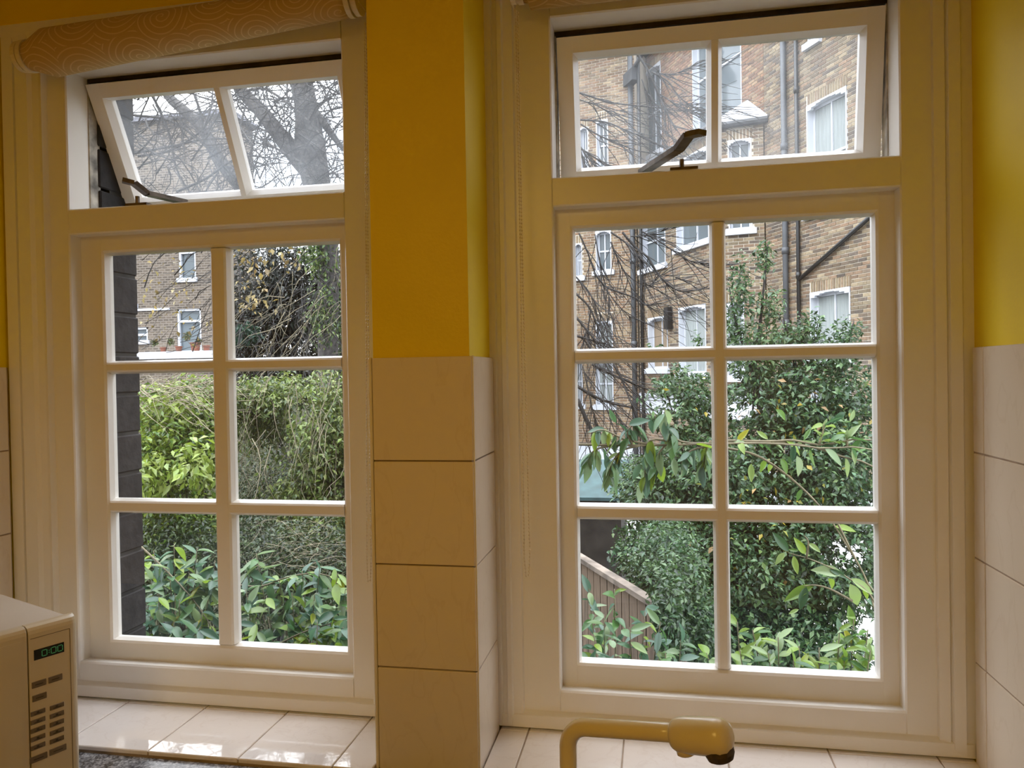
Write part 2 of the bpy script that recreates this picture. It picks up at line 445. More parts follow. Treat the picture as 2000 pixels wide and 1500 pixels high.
def empty(name, loc=(0, 0, 0), rot=None, kind=None):
    o = bpy.data.objects.new(name, None); COL.objects.link(o)
    o.empty_display_size = 0.1
    o.location = loc
    if rot: o.rotation_euler = rot
    o['_org'] = [0, 0, 0] if rot else list(loc)
    if kind: o['kind'] = kind
    return o

def tag(o, label, cat, group=None, kind=None):
    o['label'] = label; o['category'] = cat
    if group: o['group'] = group
    if kind: o['kind'] = kind
    return o

def inst(name, me, parent, loc, rot=(0, 0, 0), scale=None):
    o = bpy.data.objects.new(name, me); COL.objects.link(o)
    o.parent = parent; o.location = loc; o.rotation_euler = rot
    if scale is not None: o.scale = (scale,) * 3 if not hasattr(scale, '__len__') else scale
    return o

# ---------------------------------------------------------------- room shell
YC = 0.185          # face of architrave / end of the pier's return
YF = 0.205          # face of the fixed window frame
YS, YG = 0.242, 0.260
ZSILL = -0.791
ZFL, ZCE = -1.70, 1.10
WALL = 0.34         # outer face of the house wall
def setting(mb, name, m, parent=None, **k):
    return mb.build(name, m, parent, kind=None if parent else 'structure', **k)

b = MB(); b.box(-2.6, 0.98, -3.7, 0.0, ZFL - 0.1, ZFL); setting(b, 'floor', M['floor'])
b = MB(); b.box(-2.6, 1.2, -3.75, 0.30, ZCE, ZCE + 0.12); setting(b, 'ceiling', M['ceiling'])
b = MB(); b.box(-2.6, 1.2, -3.8, -3.7, ZFL, ZCE); setting(b, 'wall_front', M['yellow'])
b = MB(); b.box(-2.7, -2.6, -3.8, 0.01, ZFL, ZCE); setting(b, 'wall_west', M['yellow'])

def tile_set(parent, plane, fixed, proud, a0, a1s, zs, m=None, gap=0.0028, out=1):
    """tiles on a vertical face: plane 'y' (face looks to -Y) or 'x' (face looks along out*X)"""
    for i in range(len(a1s) - 1):
        for j in range(len(zs) - 1):
            lo_, hi = a1s[i] + gap / 2, a1s[i + 1] - gap / 2
            z1, z0 = zs[j] - gap / 2, zs[j + 1] + gap / 2
            jit = RND.uniform(-0.0006, 0.0006)
            t = MB()
            if plane == 'y': t.bbox(lo_, hi, fixed - proud + jit, fixed + 0.002, z0, z1, 0.0012)
            else:
                e = fixed + out * (proud + jit)
                t.bbox(min(e, fixed - out * 0.002), max(e, fixed - out * 0.002), lo_, hi, z0, z1, 0.0012)
            t.build('tile', m or M['tile'], parent)

# back wall: pier between the windows plus the parts round the openings
b = MB()
b.box(-0.200, -0.008, 0.007, WALL, ZFL, ZCE)
pier = setting(b, 'wall_back', M['yellow'])
b = MB(); b.box(-0.2, -0.007, 0.006, YC, ZFL, -0.002); b.build('grout', M['grout'], pier)
zz = [0.0, -0.2, -0.4, -0.6, -0.8]
tile_set(pier, 'y', 0.008, 0.008, 0, [-0.2015, -0.0012], zz)
tile_set(pier, 'x', -0.008, 0.008, 0, [0.0012, YC - 0.001], zz, out=1)
b = MB(); b.bbox(-0.2085, -0.2015, 0.0, 0.012, -0.80, 0.0, 0.002); b.box(-0.208, -0.2, 0.012, YC, ZSILL, 0.0)
b.build('corner_trim', M['trim'], pier)
b = MB(); b.bbox(-0.0012, 0.0012, -0.0008, 0.0012, -0.80, 0.0, 0.0004); b.build('corner_trim', M['trim'], pier)

b = MB()
b.box(-1.205, 0.93, YC, WALL, ZFL, ZSILL - 0.03)          # below the sills
b.box(-1.205, 0.93, YC + 0.002, WALL, 0.80, ZCE)             # above the heads
b.box(-1.42, -1.12, YC + 0.02, WALL, ZFL, ZCE)
b.box(0.88, 1.2, YC + 0.02, WALL, ZFL, ZCE)
b.box(-0.33, 0.05, YC + 0.03, WALL, ZFL, ZCE)
setting(b, 'wall_window', M['yellow'])

b = MB(); b.box(0.935, 1.10, -3.75, WALL, ZFL, ZCE)
wr = setting(b, 'wall_right', M['yellow'])
b = MB(); b.box(0.929, 0.936, -1.6, YC, ZSILL - 0.05, -0.002); b.build('grout', M['grout'], wr)
ys = [0.135 - 0.2 * k for k in range(8, -1, -1)] + [YC - 0.002]
tile_set(wr, 'x', 0.934, 0.007, 0, ys, [0.0, -0.2, -0.4, -0.6, -0.8], out=-1)
b = MB(); b.box(-2.6, -1.205, 0.0, WALL, ZFL, ZCE)
wl = setting(b, 'wall_left', M['yellow'])
b = MB(); b.box(-1.206, -1.199, 0.002, YC, ZSILL - 0.03, 0.0); b.build('grout', M['grout'], wl)
tile_set(wl, 'x', -1.203, 0.007, 0, [0.003, YC - 0.003], [0.002, -0.2, -0.4, -0.6, -0.8], out=1)

# ---------------------------------------------------------------- tiled window boards
def sill(name, x0, x1, joints, yfront):
    b = MB(); b.box(x0, x1, yfront + 0.003, YF + 0.01, ZSILL - 0.04, ZSILL - 0.003)
    s = setting(b, name, M['grout'])
    xs = [x0] + joints + [x1]
    for i in range(len(xs) - 1):
        for (ya, yb) in ((yfront, 0.178), (0.178, YF + 0.004)):
            t = MB(); t.bbox(xs[i] + .0013, xs[i + 1] - .0013, ya + .001, yb - .001, ZSILL - 0.010, ZSILL + RND.uniform(-.0004, .0004), 0.0015)
            t.build('tile', M['sill_tile'], s)
    return s
sill('trim_1', -1.199, -0.208, [-1.09, -0.89, -0.69, -0.49, -0.29], -0.022)
sill('trim_2', 0.001, 0.929, [0.063, 0.263, 0.4645, 0.662, 0.8625], -0.022)

# ---------------------------------------------------------------- windows
def window(name, X0, X1, OX0, OX1, xs, zs, theta, tz_len, stay):
    """X0..X1 outer architrave, OX0..OX1 clear opening, xs/zs glass lines of the fixed sash"""
    W = empty(name, (0, 0, 0), kind='structure')
    ZB, ZR0, ZR1, ZT = -0.712, 0.315, 0.376, 0.712
    yb = 0.275
    # fixed frame
    f = MB(); c = 0.003
    def jamb(xa, xb, z0, z1):
        f.prism([(xa, YF), (xb, YF), (xb, yb), (xa, yb)], 'z', z0, z1)
    fxa, fxb = OX0 - 0.079, OX1 + 0.059
    def edge(xa, xb, sgn, z0, z1):
        # member with eased inner edge; sgn=+1 opening lies at +x
        if sgn > 0: pr = [(xa, YF), (xb - c, YF), (xb, YF + c), (xb, yb), (xa, yb)]
        else: pr = [(xb, YF), (xb, yb), (xa, yb), (xa, YF + c), (xa + c, YF)]
        f.prism(pr, 'z', z0, z1)
    edge(fxa, OX0, 1, -0.76, 0.80); edge(OX1, fxb, -1, -0.76, 0.80)
    f.prism([(-0.76, YF), (-0.76, yb), (ZB - 0.006, yb), (ZB, YF + 0.004), (ZB - 0.004, YF)], 'x', OX0, OX1)
    f.prism([(ZR0, yb), (ZR0, YF + c), (ZR0 + c, YF), (ZR1 - c, YF), (ZR1, YF + c), (ZR1, yb)], 'x', OX0, OX1)
    f.prism([(ZT, yb), (ZT, YF + c), (ZT + c, YF), (0.80, YF), (0.80, yb)], 'x', OX0, OX1)
    f.build('frame', M['paint'], W)
    # architrave mouldings
    def mould(prof, axis, a0, a1, nm='architrave'):
        q = MB(); q.prism(prof, axis, a0, a1); q.build(nm, M['paint'], W)
    d = 0.0
    if name == 'window_2':
        mould([(X0 - .009, YC), (X0 + .006, YC), (X0 + .008, YC + .008), (X0 + .016, YC + .008), (X0 + .019, YC + .001), (X0 + .028, YC + .001),
               (X0 + .031, YC + .008), (X0 + .050, YC + .010), (X0 + .053, YF + .004), (X0 + .053, yb), (X0 - .009, yb)], 'z', -0.785, 0.82)
    else:
        mould([(X0, YC + .004), (X0 + .030, YC + .004), (X0 + .033, YC + .014), (X0 + .036, YC + .004), (X0 + .070, YC + .003), (X0 + .078, YC + .010),
               (X0 + .096, YC + .010), (X0 + .106, YC + .006), (X0 + .112, YF + .004), (X0 + .112, yb), (X0, yb)], 'z', -0.785, 0.82)
    if name == 'window_2':
        mould([(X1 - .062, YF + .004), (X1 - .060, YC + .012), (X1 - .042, YC + .008), (X1 - .039, YC + .013), (X1 - .036, YC + .004), (X1 - .016, YC + .002),
               (X1 - .013, YC + .010), (X1 + .007, YC + .008), (X1 + .007, yb), (X1 - .062, yb)], 'z', -0.785, 0.82)
    else:
        mould([(OX1 + .050, YF + .004), (OX1 + .052, YC + .008), (X1, YC + .004), (X1, yb), (OX1 + .050, yb)], 'z', -0.785, 0.82)
    mould([(0.775, YF + .004), (0.778, YC + .008), (0.80, YC + .002), (0.82, YC), (0.82, yb), (0.775, yb)], 'x', X0, X1, 'head_moulding')
    mould([(-0.787, YC + .002), (-0.787, yb), (-0.752, yb), (-0.752, YF + .004), (-0.757, YF - .001), (-0.763, YC + .006)], 'x', X0, X1, 'bottom_moulding')
    # dark strip painting the shaded gap at the head, and outer weathered frame edge seen through the open light
    q = MB(); q.box(OX0 - .03, OX1 + .03, yb, yb + .022, ZT - .010, ZT + 0.06); q.build('head_rebate', M['dark_wood'], W)
    q = MB(); q.box(OX0 - .045, OX0 + .003, yb, yb + .035, ZB - .04, ZT); q.box(OX1 - .003, OX1 + .045, yb, yb + .035, ZB - .04, ZT)
    q.box(OX0 - .045, OX1 + .045, yb, yb + .05, ZB - .06, ZB - .01); q.build('outer_frame', M['paint_old'], W)
    # fixed six-pane sash
    s = MB(); e = 0.0085
    def st(xa, xb, sgn, z0, z1):
        if sgn > 0: pr = [(xa, YS), (xb - e, YS), (xb - e * .4, YS + .004), (xb, YG), (xb, YG + .012), (xa, YG + .012)]
        else: pr = [(xb, YS), (xb, YG + .012), (xa, YG + .012), (xa, YG), (xa + e * .4, YS + .004), (xa + e, YS)]
        s.prism(pr, 'z', z0, z1)
    def rl(za, zb, sgn, x0, x1, YS=YS + .0004):
        if sgn > 0: pr = [(za, YS), (za, YG + .012), (zb, YG + .012), (zb, YG), (zb - e * .4, YS + .004), (zb - e, YS)]
        else: pr = [(zb, YG + .012), (zb, YS), (za + e, YS), (za + e * .4, YS + .004), (za, YG), (za, YG + .012)]
        s.prism(pr, 'x', x0, x1)
    st(OX0, xs[0], 1, ZB - .004, ZR0); st(xs[3], OX1, -1, ZB - .004, ZR0)
    rl(ZB - .004, zs[5], 1, OX0 + .001, OX1 - .001); rl(zs[0], ZR0, -1, OX0 + .001, OX1 - .001)
    sash = s.build('sash', M['paint'], W)
    def bar(axis, a, bb, e0, e1, nm='glazing_bar'):
        q = MB(); g = 0.0085; YS = 0.2426 if axis == 'x' else 0.2423
        q.prism([(a, YG), (a + g * .5, YS + .004), (a + g, YS), (bb - g, YS), (bb - g * .5, YS + .004), (bb, YG), (bb, YG + .012), (a, YG + .012)], axis, e0, e1)
        q.build(nm, M['paint'], sash)
    bar('z', xs[1], xs[2], zs[5], zs[0])
    bar('x', zs[2], zs[1], xs[0] - .002, xs[3] + .002); bar('x', zs[4], zs[3], xs[0] - .002, xs[3] + .002)
    for (xa, xb) in ((xs[0], xs[1]), (xs[2], xs[3])):
        for (zt, zb_) in ((zs[0], zs[1]), (zs[2], zs[3]), (zs[4], zs[5])):
            q = MB(); q.box(xa - .003, xb + .003, YG + .001, YG + .004, zb_ - .003, zt + .003); q.build('pane', M['glass'], sash)
    # top-hung ventilator
    wdt = OX1 - OX0 - 0.012
    T = bpy.data.objects.new('ventilator', None); COL.objects.link(T); T.empty_display_size = 0.1
    T.parent = W; T.location = ((OX0 + OX1) / 2, 0.262, 0.693); T.rotation_euler = (theta, 0, 0); T['_org'] = [0, 0, 0]
    hw = wdt / 2; swd = 0.043; k0, k1 = 0.0, 0.036; h = -tz_len
    q = MB(); g = 0.009
    for sg in (-1, 1):
        xa, xb = sorted((sg * hw, sg * (hw - swd)))
        if sg < 0: pr = [(xa, k0), (xb - g, k0), (xb, k0 + .02), (xb, k1), (xa, k1)]
        else: pr = [(xb, k0), (xb, k1), (xa, k1), (xa, k0 + .02), (xa + g, k0)]
        q.prism(pr, 'z', h, 0)
    k0 = .0004
    q.prism([(0, k1), (0, k0), (-swd + g, k0), (-swd, k0 + .02), (-swd, k1)], 'x', -hw + .001, hw - .001)
    q.prism([(h + .040 - g, k0), (h, k0), (h, k1), (h + .040, k1), (h + .040, k0 + .02)], 'x', -hw + .001, hw - .001)
    q.build('ventilator_frame', M['paint'], T)
    q = MB(); q.prism([(-.016, k0 + .02), (-.016 + g, k0), (.016 - g, k0), (.016, k0 + .02), (.016, k1), (-.016, k1)], 'z', h + .03, -swd + .008)
    q.build('glazing_bar', M['paint'], T)
    for sg in (-1, 1):
        xa, xb = sorted((sg * 0.014, sg * (hw - swd + .003)))
        q = MB(); q.box(xa, xb, k0 + .021, k0 + .024, h + .037, -swd + .003); q.build('pane', M['glass_dusty'], T)
    # casement stay on the rail
    (p0, p1, p2, p3) = stay
    q = MB()
    q2 = [Vector(p) for p in (p0, p1, p2, p3)]
    for a_, b_ in zip(q2[:-1], q2[1:]):
        dd = (b_ - a_).normalized(); sd_ = Vector((0, 0, 1)).cross(dd).normalized() * 0.0105; up = dd.cross(sd_).normalized() * 0.010
        q.obox(a_ - sd_ * 1 - up * .5, (b_ - a_), sd_ * 2, up)
    arm = q.build('casement_stay', M['stay'], W)
    pm = (q2[1] + q2[2]) * .5
    px = q2[1].x * .75 + q2[2].x * .25
    q = MB(); q.box(px - .028, px + .028, YF + .004, YF + .030, ZR1 - .001, ZR1 + .006)
    q.tube([(px - .004, YF + .016, ZR1 + .004), (px - .004, YF + .016, ZR1 + .024)], .005, 8)
    q.build('stay_peg', M['stay'], arm)
    return W

XL = [-0.973, -0.6964, -0.6483, -0.3704]; ZL = [0.2716, 0.0122, -0.0196, -0.3253, -0.3609, -0.6668]
XR = [0.170, 0.4533, 0.4859, 0.7721]; ZR = [0.2712, 0.0149, -0.0169, -0.3211, -0.3557, -0.6621]
def P(u, v, Y): return tuple(at(u, v, Y))
window('window_1', -1.199, -0.206, -1.0365, -0.338, XL, ZL, 0.46, 0.325,
       (P(239, 352, .195), P(262, 358, .21), P(287, 378, .235), P(362, 395, .33)))
window('window_2', 0.0, 0.929, 0.1305, 0.8105, XR, ZR, 0.17, 0.315,
       (P(1372, 258, .06), P(1345, 264, .085), P(1326, 290, .12), P(1255, 336, .285)))

# ---------------------------------------------------------------- brick reveal of our own outer wall
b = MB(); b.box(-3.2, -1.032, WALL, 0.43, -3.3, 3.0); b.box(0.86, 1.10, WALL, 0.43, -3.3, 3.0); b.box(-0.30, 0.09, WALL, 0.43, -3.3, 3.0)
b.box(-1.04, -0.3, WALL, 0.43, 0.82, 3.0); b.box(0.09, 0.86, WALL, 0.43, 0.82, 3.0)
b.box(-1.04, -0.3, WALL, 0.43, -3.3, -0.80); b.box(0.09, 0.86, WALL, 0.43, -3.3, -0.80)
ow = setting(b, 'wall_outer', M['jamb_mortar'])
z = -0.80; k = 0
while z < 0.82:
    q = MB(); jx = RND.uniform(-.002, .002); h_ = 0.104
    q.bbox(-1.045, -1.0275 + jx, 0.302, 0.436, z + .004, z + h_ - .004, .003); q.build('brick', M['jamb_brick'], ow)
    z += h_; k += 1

# ---------------------------------------------------------------- blinds
def blind(name, label, xa, za, ra, xb, zb, rb, Y, cone, chain_pts):
    o = empty(name, ((xa + xb) / 2, Y, (za + zb) / 2)); tag(o, label, 'blind', None)
    # fabric roll: its layers have slipped sideways, so the near end is a cone
    me = bpy.data.meshes.new('fabric_roll'); n = 40
    stations = [(0.0, ra * .62), (0.012, ra * .66), (cone, ra), (0.5, (ra + rb) / 2), (0.97, rb), (1.0, rb * .93)]
    vs, fs, uvs = [], [], []
    org = Vector(o.location)
    for (t, r) in stations:
        for k in range(n + 1):
            a = 2 * math.pi * k / n
            vs.append((xa + (xb - xa) * t - org.x, r * math.cos(a), za + (zb - za) * t + r * math.sin(a) - org.z)); uvs.append(((xb - xa) * t, a * ra))
    for i in range(len(stations) - 1):
        for k in range(n): fs.append((i * (n + 1) + k, (i + 1) * (n + 1) + k, (i + 1) * (n + 1) + k + 1, i * (n + 1) + k + 1))
    fs.append(tuple(range(n))); fs.append(tuple((len(stations) - 1) * (n + 1) + k for k in reversed(range(n))))
    me.from_pydata(vs, [], fs); me.materials.append(M['fabric'])
    ul = me.uv_layers.new(name='UVMap')
    for lp in me.loops: ul.data[lp.index].uv = uvs[lp.vertex_index]
    for p in me.polygons: p.use_smooth = len(p.vertices) == 4
    f = bpy.data.objects.new('fabric_roll', me); COL.objects.link(f); f.parent = o
    for (x, z_, r, sg) in ((xa, za, ra, -1), (xb, zb, rb, 1)):
        q = MB()
        q.tube([(x - .002 * sg, Y, z_), (x + .009 * sg, Y, z_)], r * 1.02 if sg > 0 else r * .70, 24)
        q.tube([(x + .009 * sg, Y, z_), (x + .013 * sg, Y, z_)], r * .8 if sg > 0 else r * .60, 24)
        q.tube([(x + .013 * sg, Y, z_), (x + .024 * sg, Y, z_)], r * .96 if sg > 0 else r * .66, 24)
        q.build('end_cap', M['cap'], o)
        q = MB(); xx = x + .024 * sg
        q.obox((xx, Y - .012, z_ - .014), (.003 * sg, 0, 0), (0, YC + .002 - Y + .012, 0), (0, 0, .028))
        q.build('bracket', M['cap'], o)
    q = MB()
    for i, p in enumerate(chain_pts):
        q.add([(p[0] + dx * .0021, p[1] + dy * .0021, p[2] + dz * .0030) for dx, dy, dz in ((1, 0, 0), (0, 1, 0), (-1, 0, 0), (0, -1, 0), (0, 0, 1), (0, 0, -1))],
              [(0, 1, 4), (1, 2, 4), (2, 3, 4), (3, 0, 4), (1, 0, 5), (2, 1, 5), (3, 2, 5), (0, 3, 5)])
    q.tube(chain_pts, .0007, 4)
    q.build('bead_chain', M['chain'], o, smooth=False)
    return o

def chain(u0, v0, u1, v1, spread, Y, turn):
    """two strands closing in a loop"""
    top, bot = at(u0, v0, Y), at(u1, v1, Y)
    pts = []
    L_ = (top - bot).length; n = int(L_ / .0075)
    for i in range(n):
        t = i / n
        wd = spread * (0.25 + 0.75 * max(0, (t - .45) / .55)) if t < .93 else spread * math.sqrt(max(0, 1 - ((t - .93) / .07) ** 2))
        pts.append(top.lerp(bot, t) + Vector((-wd, 0, 0)))
    back = []
    for i in range(n):
        t = i / n
        wd = spread * (0.25 + 0.75 * max(0, (t - .45) / .55)) if t < .93 else spread * math.sqrt(max(0, 1 - ((t - .93) / .07) ** 2))
        back.append(top.lerp(bot, t) + Vector((wd, .006, 0)))
    return pts + back[::-1]
blind('roller_blind', 'rolled-up swirl-patterned blind hanging crooked above the left window, beside the yellow pier',
      -1.062, 0.712, .052, -0.285, 0.758, .036, .13, .070, chain(713, 45, 720, 1142, .0035, .135, 1))
blind('roller_blind', 'rolled-up blind above the right window, only its lower edge and bead chain in view',
      0.085, 0.737, .038, 0.86, 0.737, .038, .13, .02, chain(1009, 22, 1030, 1132, .0055, .135, 1))

# ---------------------------------------------------------------- worktop, microwave, tap
b = MB(); b.bbox(-1.19, 0.925, -0.62, -0.024, -0.842, -0.802, .003)
b.box(-2.58, -1.19, -0.62, -0.005, -0.842, -0.802)
tag(b.build('worktop', M['granite'], None, origin=(-.5, -.3, -.842)), 'dark speckled stone worktop along the tiled window board, under the microwave', 'worktop')
cab = empty('base_cabinet', (-.5, -.3, ZFL)); tag(cab, 'plain cream base cabinet run beneath the dark speckled worktop', 'cabinet')
b = MB(); b.box(-2.57, 0.92, -0.58, -0.03, ZFL + .1, -0.843); b.box(-2.57, .92, -.53, -.05, ZFL, ZFL + .1); b.build('carcass', M['cream_door'], cab)
for i in range(6):
    q = MB(); q.bbox(-2.56 + i * .58, -2.56 + i * .58 + .57, -.60, -.581, ZFL + .11, -.85, .003); q.build('door', M['cream_door'], cab)

ang = math.radians(23)
mwo = atz(153, 1200, -0.48)
mw = empty('microwave', (mwo.x, mwo.y, -0.7905), (0, 0, 0))
# local frame: +X out of the front, +Y along the front toward the window, origin at the far front bottom corner
mw.rotation_euler = (0, 0, -ang); mw['_org'] = [0, 0, 0]
tag(mw, 'cream microwave oven with green digital clock on the worktop at the left wall', 'microwave')
H = 0.3105; Wd = 0.46; D = 0.35; PW = 0.088
q = MB(); q.bbox(-D, -.022, -Wd + .004, -.006, .012, H - .003, .004)
body = q.build('case', M['mw_top'], mw)
q = MB(); ring = [(-D * .55 + math.cos(t / 20 * math.tau) * .10, -Wd * .5 + math.sin(t / 20 * math.tau) * .13, H - .003) for t in range(21)]
q.tube(ring, .0022, 6); q.build('top_embossing', M['mw_top'], body)
for (fx, fy) in ((-.05, -.03), (-.05, -Wd + .03), (-D + .06, -.05), (-D + .06, -Wd + .05)):
    q = MB(); wy = mwo.y - math.sin(ang) * fx + math.cos(ang) * fy; q.tube([(fx, fy, 0 if wy > -.035 else -.0100), (fx, fy, .013)], .012, 10); q.build('foot', M['chip'], mw)
# control panel block with rounded far edge
def front_block(y0, y1, r, name, m):
    q = MB(); pr = []
    for k in range(7):
        a = math.pi / 2 * k / 6
        pr.append((y1 - r + r * math.sin(a), -r + r * math.cos(a)))
    pr = [(y0, -.024), (y0, 0.0)] + pr + [(y1, -.024)]
    # profile given as (y, x): loft up with a rounded top
    n = len(pr); rows = []
    for (z_, ins) in ((.008, 0.0), (H - .014, 0.0), (H - .008, .0015), (H - .003, .005), (H, .013)):
        rows.append([(max(x - ins, -.024), y, z_) for (y, x) in pr])
    vs = [p for r_ in rows for p in r_]; fs = []
    for i in range(len(rows) - 1):
        for k in range(n):
            k2 = (k + 1) % n; fs.append((i * n + k2, i * n + k, (i + 1) * n + k, (i + 1) * n + k2))
    fs.append(tuple(range(n))); fs.append(tuple(reversed([(len(rows) - 1) * n + k for k in range(n)])))
    fs = [tuple(reversed(f)) for f in fs]
    q.add(vs, fs); return q.build(name, m, mw)
panel = front_block(-PW, 0.0, .014, 'control_panel', M['cream'])
door = front_block(-Wd, -PW - .002, .002, 'door', M['cream_door'])
q = MB(); q.box(-.003, .0012, -Wd + .03, -PW - .012, .02, H - .022); q.build('door_panel', M['cream_door'], door)
q = MB()   # recessed panel outline
for (a0, a1, z0, z1) in ((-PW + .003, -.0165, H - .0225, H - .0215), (-.017, -.016, .014, H - .0225)):
    q.box(-.001, .0004, a0, a1, z0, z1)
q.build('panel_groove', M['button'], panel)
def pp(u, v):
    """point of the panel face under photo pixel -> local (y, z)"""
    n = Vector((math.cos(ang), -math.sin(ang), 0)); o = Vector((mwo.x, mwo.y, 0)); r_ = Vector(ray(u, v)); c = Vector(CAM)
    p = c + r_ * ((o - c).dot(n) / r_.dot(n)); d_ = p - o
    return d_.dot(Vector((math.sin(ang), math.cos(ang), 0))), p.z + .7905
def face_box(pts, dep, name, m, par, lift=0.0):
    ys = [pp(*p)[0] for p in pts]; zs_ = [pp(*p)[1] for p in pts]
    y0, y1, z0, z1 = min(ys), max(ys), min(zs_), max(zs_)
    q = MB(); q.bbox(-.001 + lift, dep + lift, y0, y1, z0, z1, min(.0006, dep * .4)); return q.build(name, m, par), (y0, y1, z0, z1)
dsp, (dy0, dy1, dz0, dz1) = face_box([(66, 1279), (125, 1264)], .0008, 'display', M['display'], panel)
# enlarge the display to its real height
bpy.data.objects.remove(dsp)
dz0, dz1 = pp(95, 1282)[1], pp(95, 1262)[1]
q = MB(); q.bbox(-.001, .0008, dy0, dy1, dz0, dz1, .0003); disp = q.build('display', M['display'], panel)
SEG = {'0': 'abcdef'}
dw, dh = (dy1 - dy0) * .16, (dz1 - dz0) * .56
zc = (dz0 + dz1) / 2
q = MB(); th_ = .0011; xx0, xx1 = .0008, .0012
def seg7(yc):
    for sgm in 'abcdef':
        if sgm in 'ad':
            zz_ = zc + (dh / 2 if sgm == 'a' else -dh / 2); q.box(xx0, xx1, yc - dw / 2 + th_, yc + dw / 2 - th_, zz_ - th_ / 2, zz_ + th_ / 2)
        else:
            yy_ = yc + (dw / 2 if sgm in 'bc' else -dw / 2); up_ = sgm in 'bf'
            q.box(xx0, xx1, yy_ - th_ / 2, yy_ + th_ / 2, zc + (th_ * .4 if up_ else -dh / 2 + th_ * .4), zc + (dh / 2 - th_ * .4 if up_ else -th_ * .4))
yl = lambda t: dy0 + (dy1 - dy0) * t
for t in (.34, .64, .86): seg7(yl(t))
for dz_ in (-.18, .18): q.box(xx0, xx1, yl(.49) - th_ * .6, yl(.49) + th_ * .6, zc + dh * dz_ - th_ * .6, zc + dh * dz_ + th_ * .6)
q.build('digits', M['digit'], disp)
btn = []
btn += [(76, 1335), (108, 1325), (77, 1361)]
for k in range(5): btn += [(74, 1391 + k * 16.6), (111, 1379 + k * 16.4)]
btn += [(75, 1480), (113, 1464)]
for k, (u, v) in enumerate(btn):
    big = k in (0, 1, 2, 13, 14)
    y, z_ = pp(u, v); hy, hz = (.0125 if not big else .0122), (.0042 if not big else .0057)
    if k >= 13: hy = .0150
    q = MB(); q.bbox(-.001, .0015, y - hy, y + hy, z_ - hz, z_ + hz, .0006); bo = q.build('button', M['button'], panel)
    q = MB()
    if k > 2 and k < 13: q.box(.0015, .0018, y - .0025, y + .0015, z_ - .0018, z_ + .0025)
    q.box(.0015, .0017, y - hy * .55, y + hy * .55, z_ - .0012 - (.0012 if 2 < k < 13 else 0), z_ - (.0012 if 2 < k < 13 else 0) + .0004)
    w_ = bo; q2 = q
    q2.build('legend', M['legend'], panel)

tp = empty('kitchen_tap', (0.2006, -0.2814, -0.802)); tag(tp, 'cream enamelled kitchen tap with chipped nozzle in front of the right window', 'tap')
A = atd(1108, 1500, 1.12); Bc = atd(1109, 1418, 1.12); Cc = atd(1330, 1432, 1.03)
pts = [Vector((A.x, A.y, -0.80)), Vector((A.x, A.y, -0.70))]
R_ = .030
d1 = (Cc - Bc).normalized()
pts += [Vector((Bc.x, Bc.y, Bc.z - R_ - .02)), ]
for k in range(0, 9):
    a = math.pi / 2 * k / 8
    cpt = Bc + Vector((0, 0, -R_)) + d1 * R_
    pts.append(cpt - d1 * R_ * math.cos(a) + Vector((0, 0, 1)) * R_ * math.sin(a))
for k in range(1, 6): pts.append((Bc + d1 * R_).lerp(Cc, k / 5))
q = MB(); q.tube(pts, .0128, 20); q.build('spout', M['tap'], tp, smooth=True)
e1 = atd(1318, 1434, 1.035); e2 = atd(1428, 1441, .985); dd = (e2 - e1); ln = dd.length; dn = dd.normalized()
prof = [(-.002, .013), (.0, .0195), (.006, .0225), (.02, .0240), (.045, .0245), (ln - .022, .0245), (ln - .012, .0235), (ln - .005, .0195), (ln - .001, .012), (ln, .003)]
q = MB(); q.tube([e1 + dn * a for a, r in prof], [r for a, r in prof], 24); noz = q.build('nozzle', M['tap'], tp, smooth=True)
dwn = Vector((0, 0, -1)); dwn = (dwn - dn * dwn.dot(dn)).normalized()
q = MB(); cpos = e1 + dn * (ln - .021)
q.tube([cpos + dwn * .008, cpos + dwn * .021, cpos + dwn * .0285, cpos + dwn * .031], [.0195, .0195, .0165, .012], 18); q.build('outlet', M['chip'], noz)
q = MB(); cpos = e1 + dn * .012
q.tube([cpos + dwn * .012, cpos + dwn * .0245, cpos + dwn * .027], [.0135, .013, .009], 14); q.build('lower_lip', M['tap'], noz, smooth=True)
q = MB(); q.tube([(A.x, A.y, -.802), (A.x, A.y, -.79), (A.x, A.y, -.775), (A.x, A.y, -.74)], [.032, .032, .024, .020], 24); q.build('base', M['tap'], tp, smooth=True)

# ================================================================ OUTSIDE
GZ = -3.30
b = MB(); b.box(-150, 150, 0.44, 300, GZ - .3, GZ); setting(b, 'ground', M['soil'])

# ---------------------------------------------------------------- brick terrace on the right
TH = math.radians(27.0)
E_S = Vector((-math.sin(TH), math.cos(TH), 0))           # along the terrace, away from us
N_T = Vector((-math.cos(TH), -math.sin(TH), 0))          # out of the facade, toward us
F0 = Vector((CAM[0], CAM[1], 0)) - N_T * 10.7
BAY = 0.9
class Plane:
    def __init__(s, o, e, n): s.o, s.e, s.n = Vector(o), Vector(e).normalized(), Vector(n).normalized()
    def pt(s, a, z, t=0.0): return Vector((s.o.x, s.o.y, 0)) + s.e * a + s.n * t + Vector((0, 0, z))
    def hit(s, u, v, t=0.0):
        r_ = Vector(ray(u, v)); c = Vector(CAM); o = s.o + s.n * t
        p = c + r_ * ((Vector((o.x, o.y, 0)) - Vector((c.x, c.y, 0))).dot(s.n) / Vector((r_.x, r_.y, 0)).dot(s.n))
        return (p - s.o).dot(s.e), p.z
PM = Plane(F0, E_S, N_T)                                   # main wall
PB = Plane(F0 + N_T * BAY, E_S, N_T)                       # front of the bay
sb0 = PB.hit(1398, 600)[0]; sb1 = PB.hit(1249, 600)[0]     # near and far end of the bay front
sm0 = PM.hit(1497, 600)[0]                                 # where the canted side meets the main wall
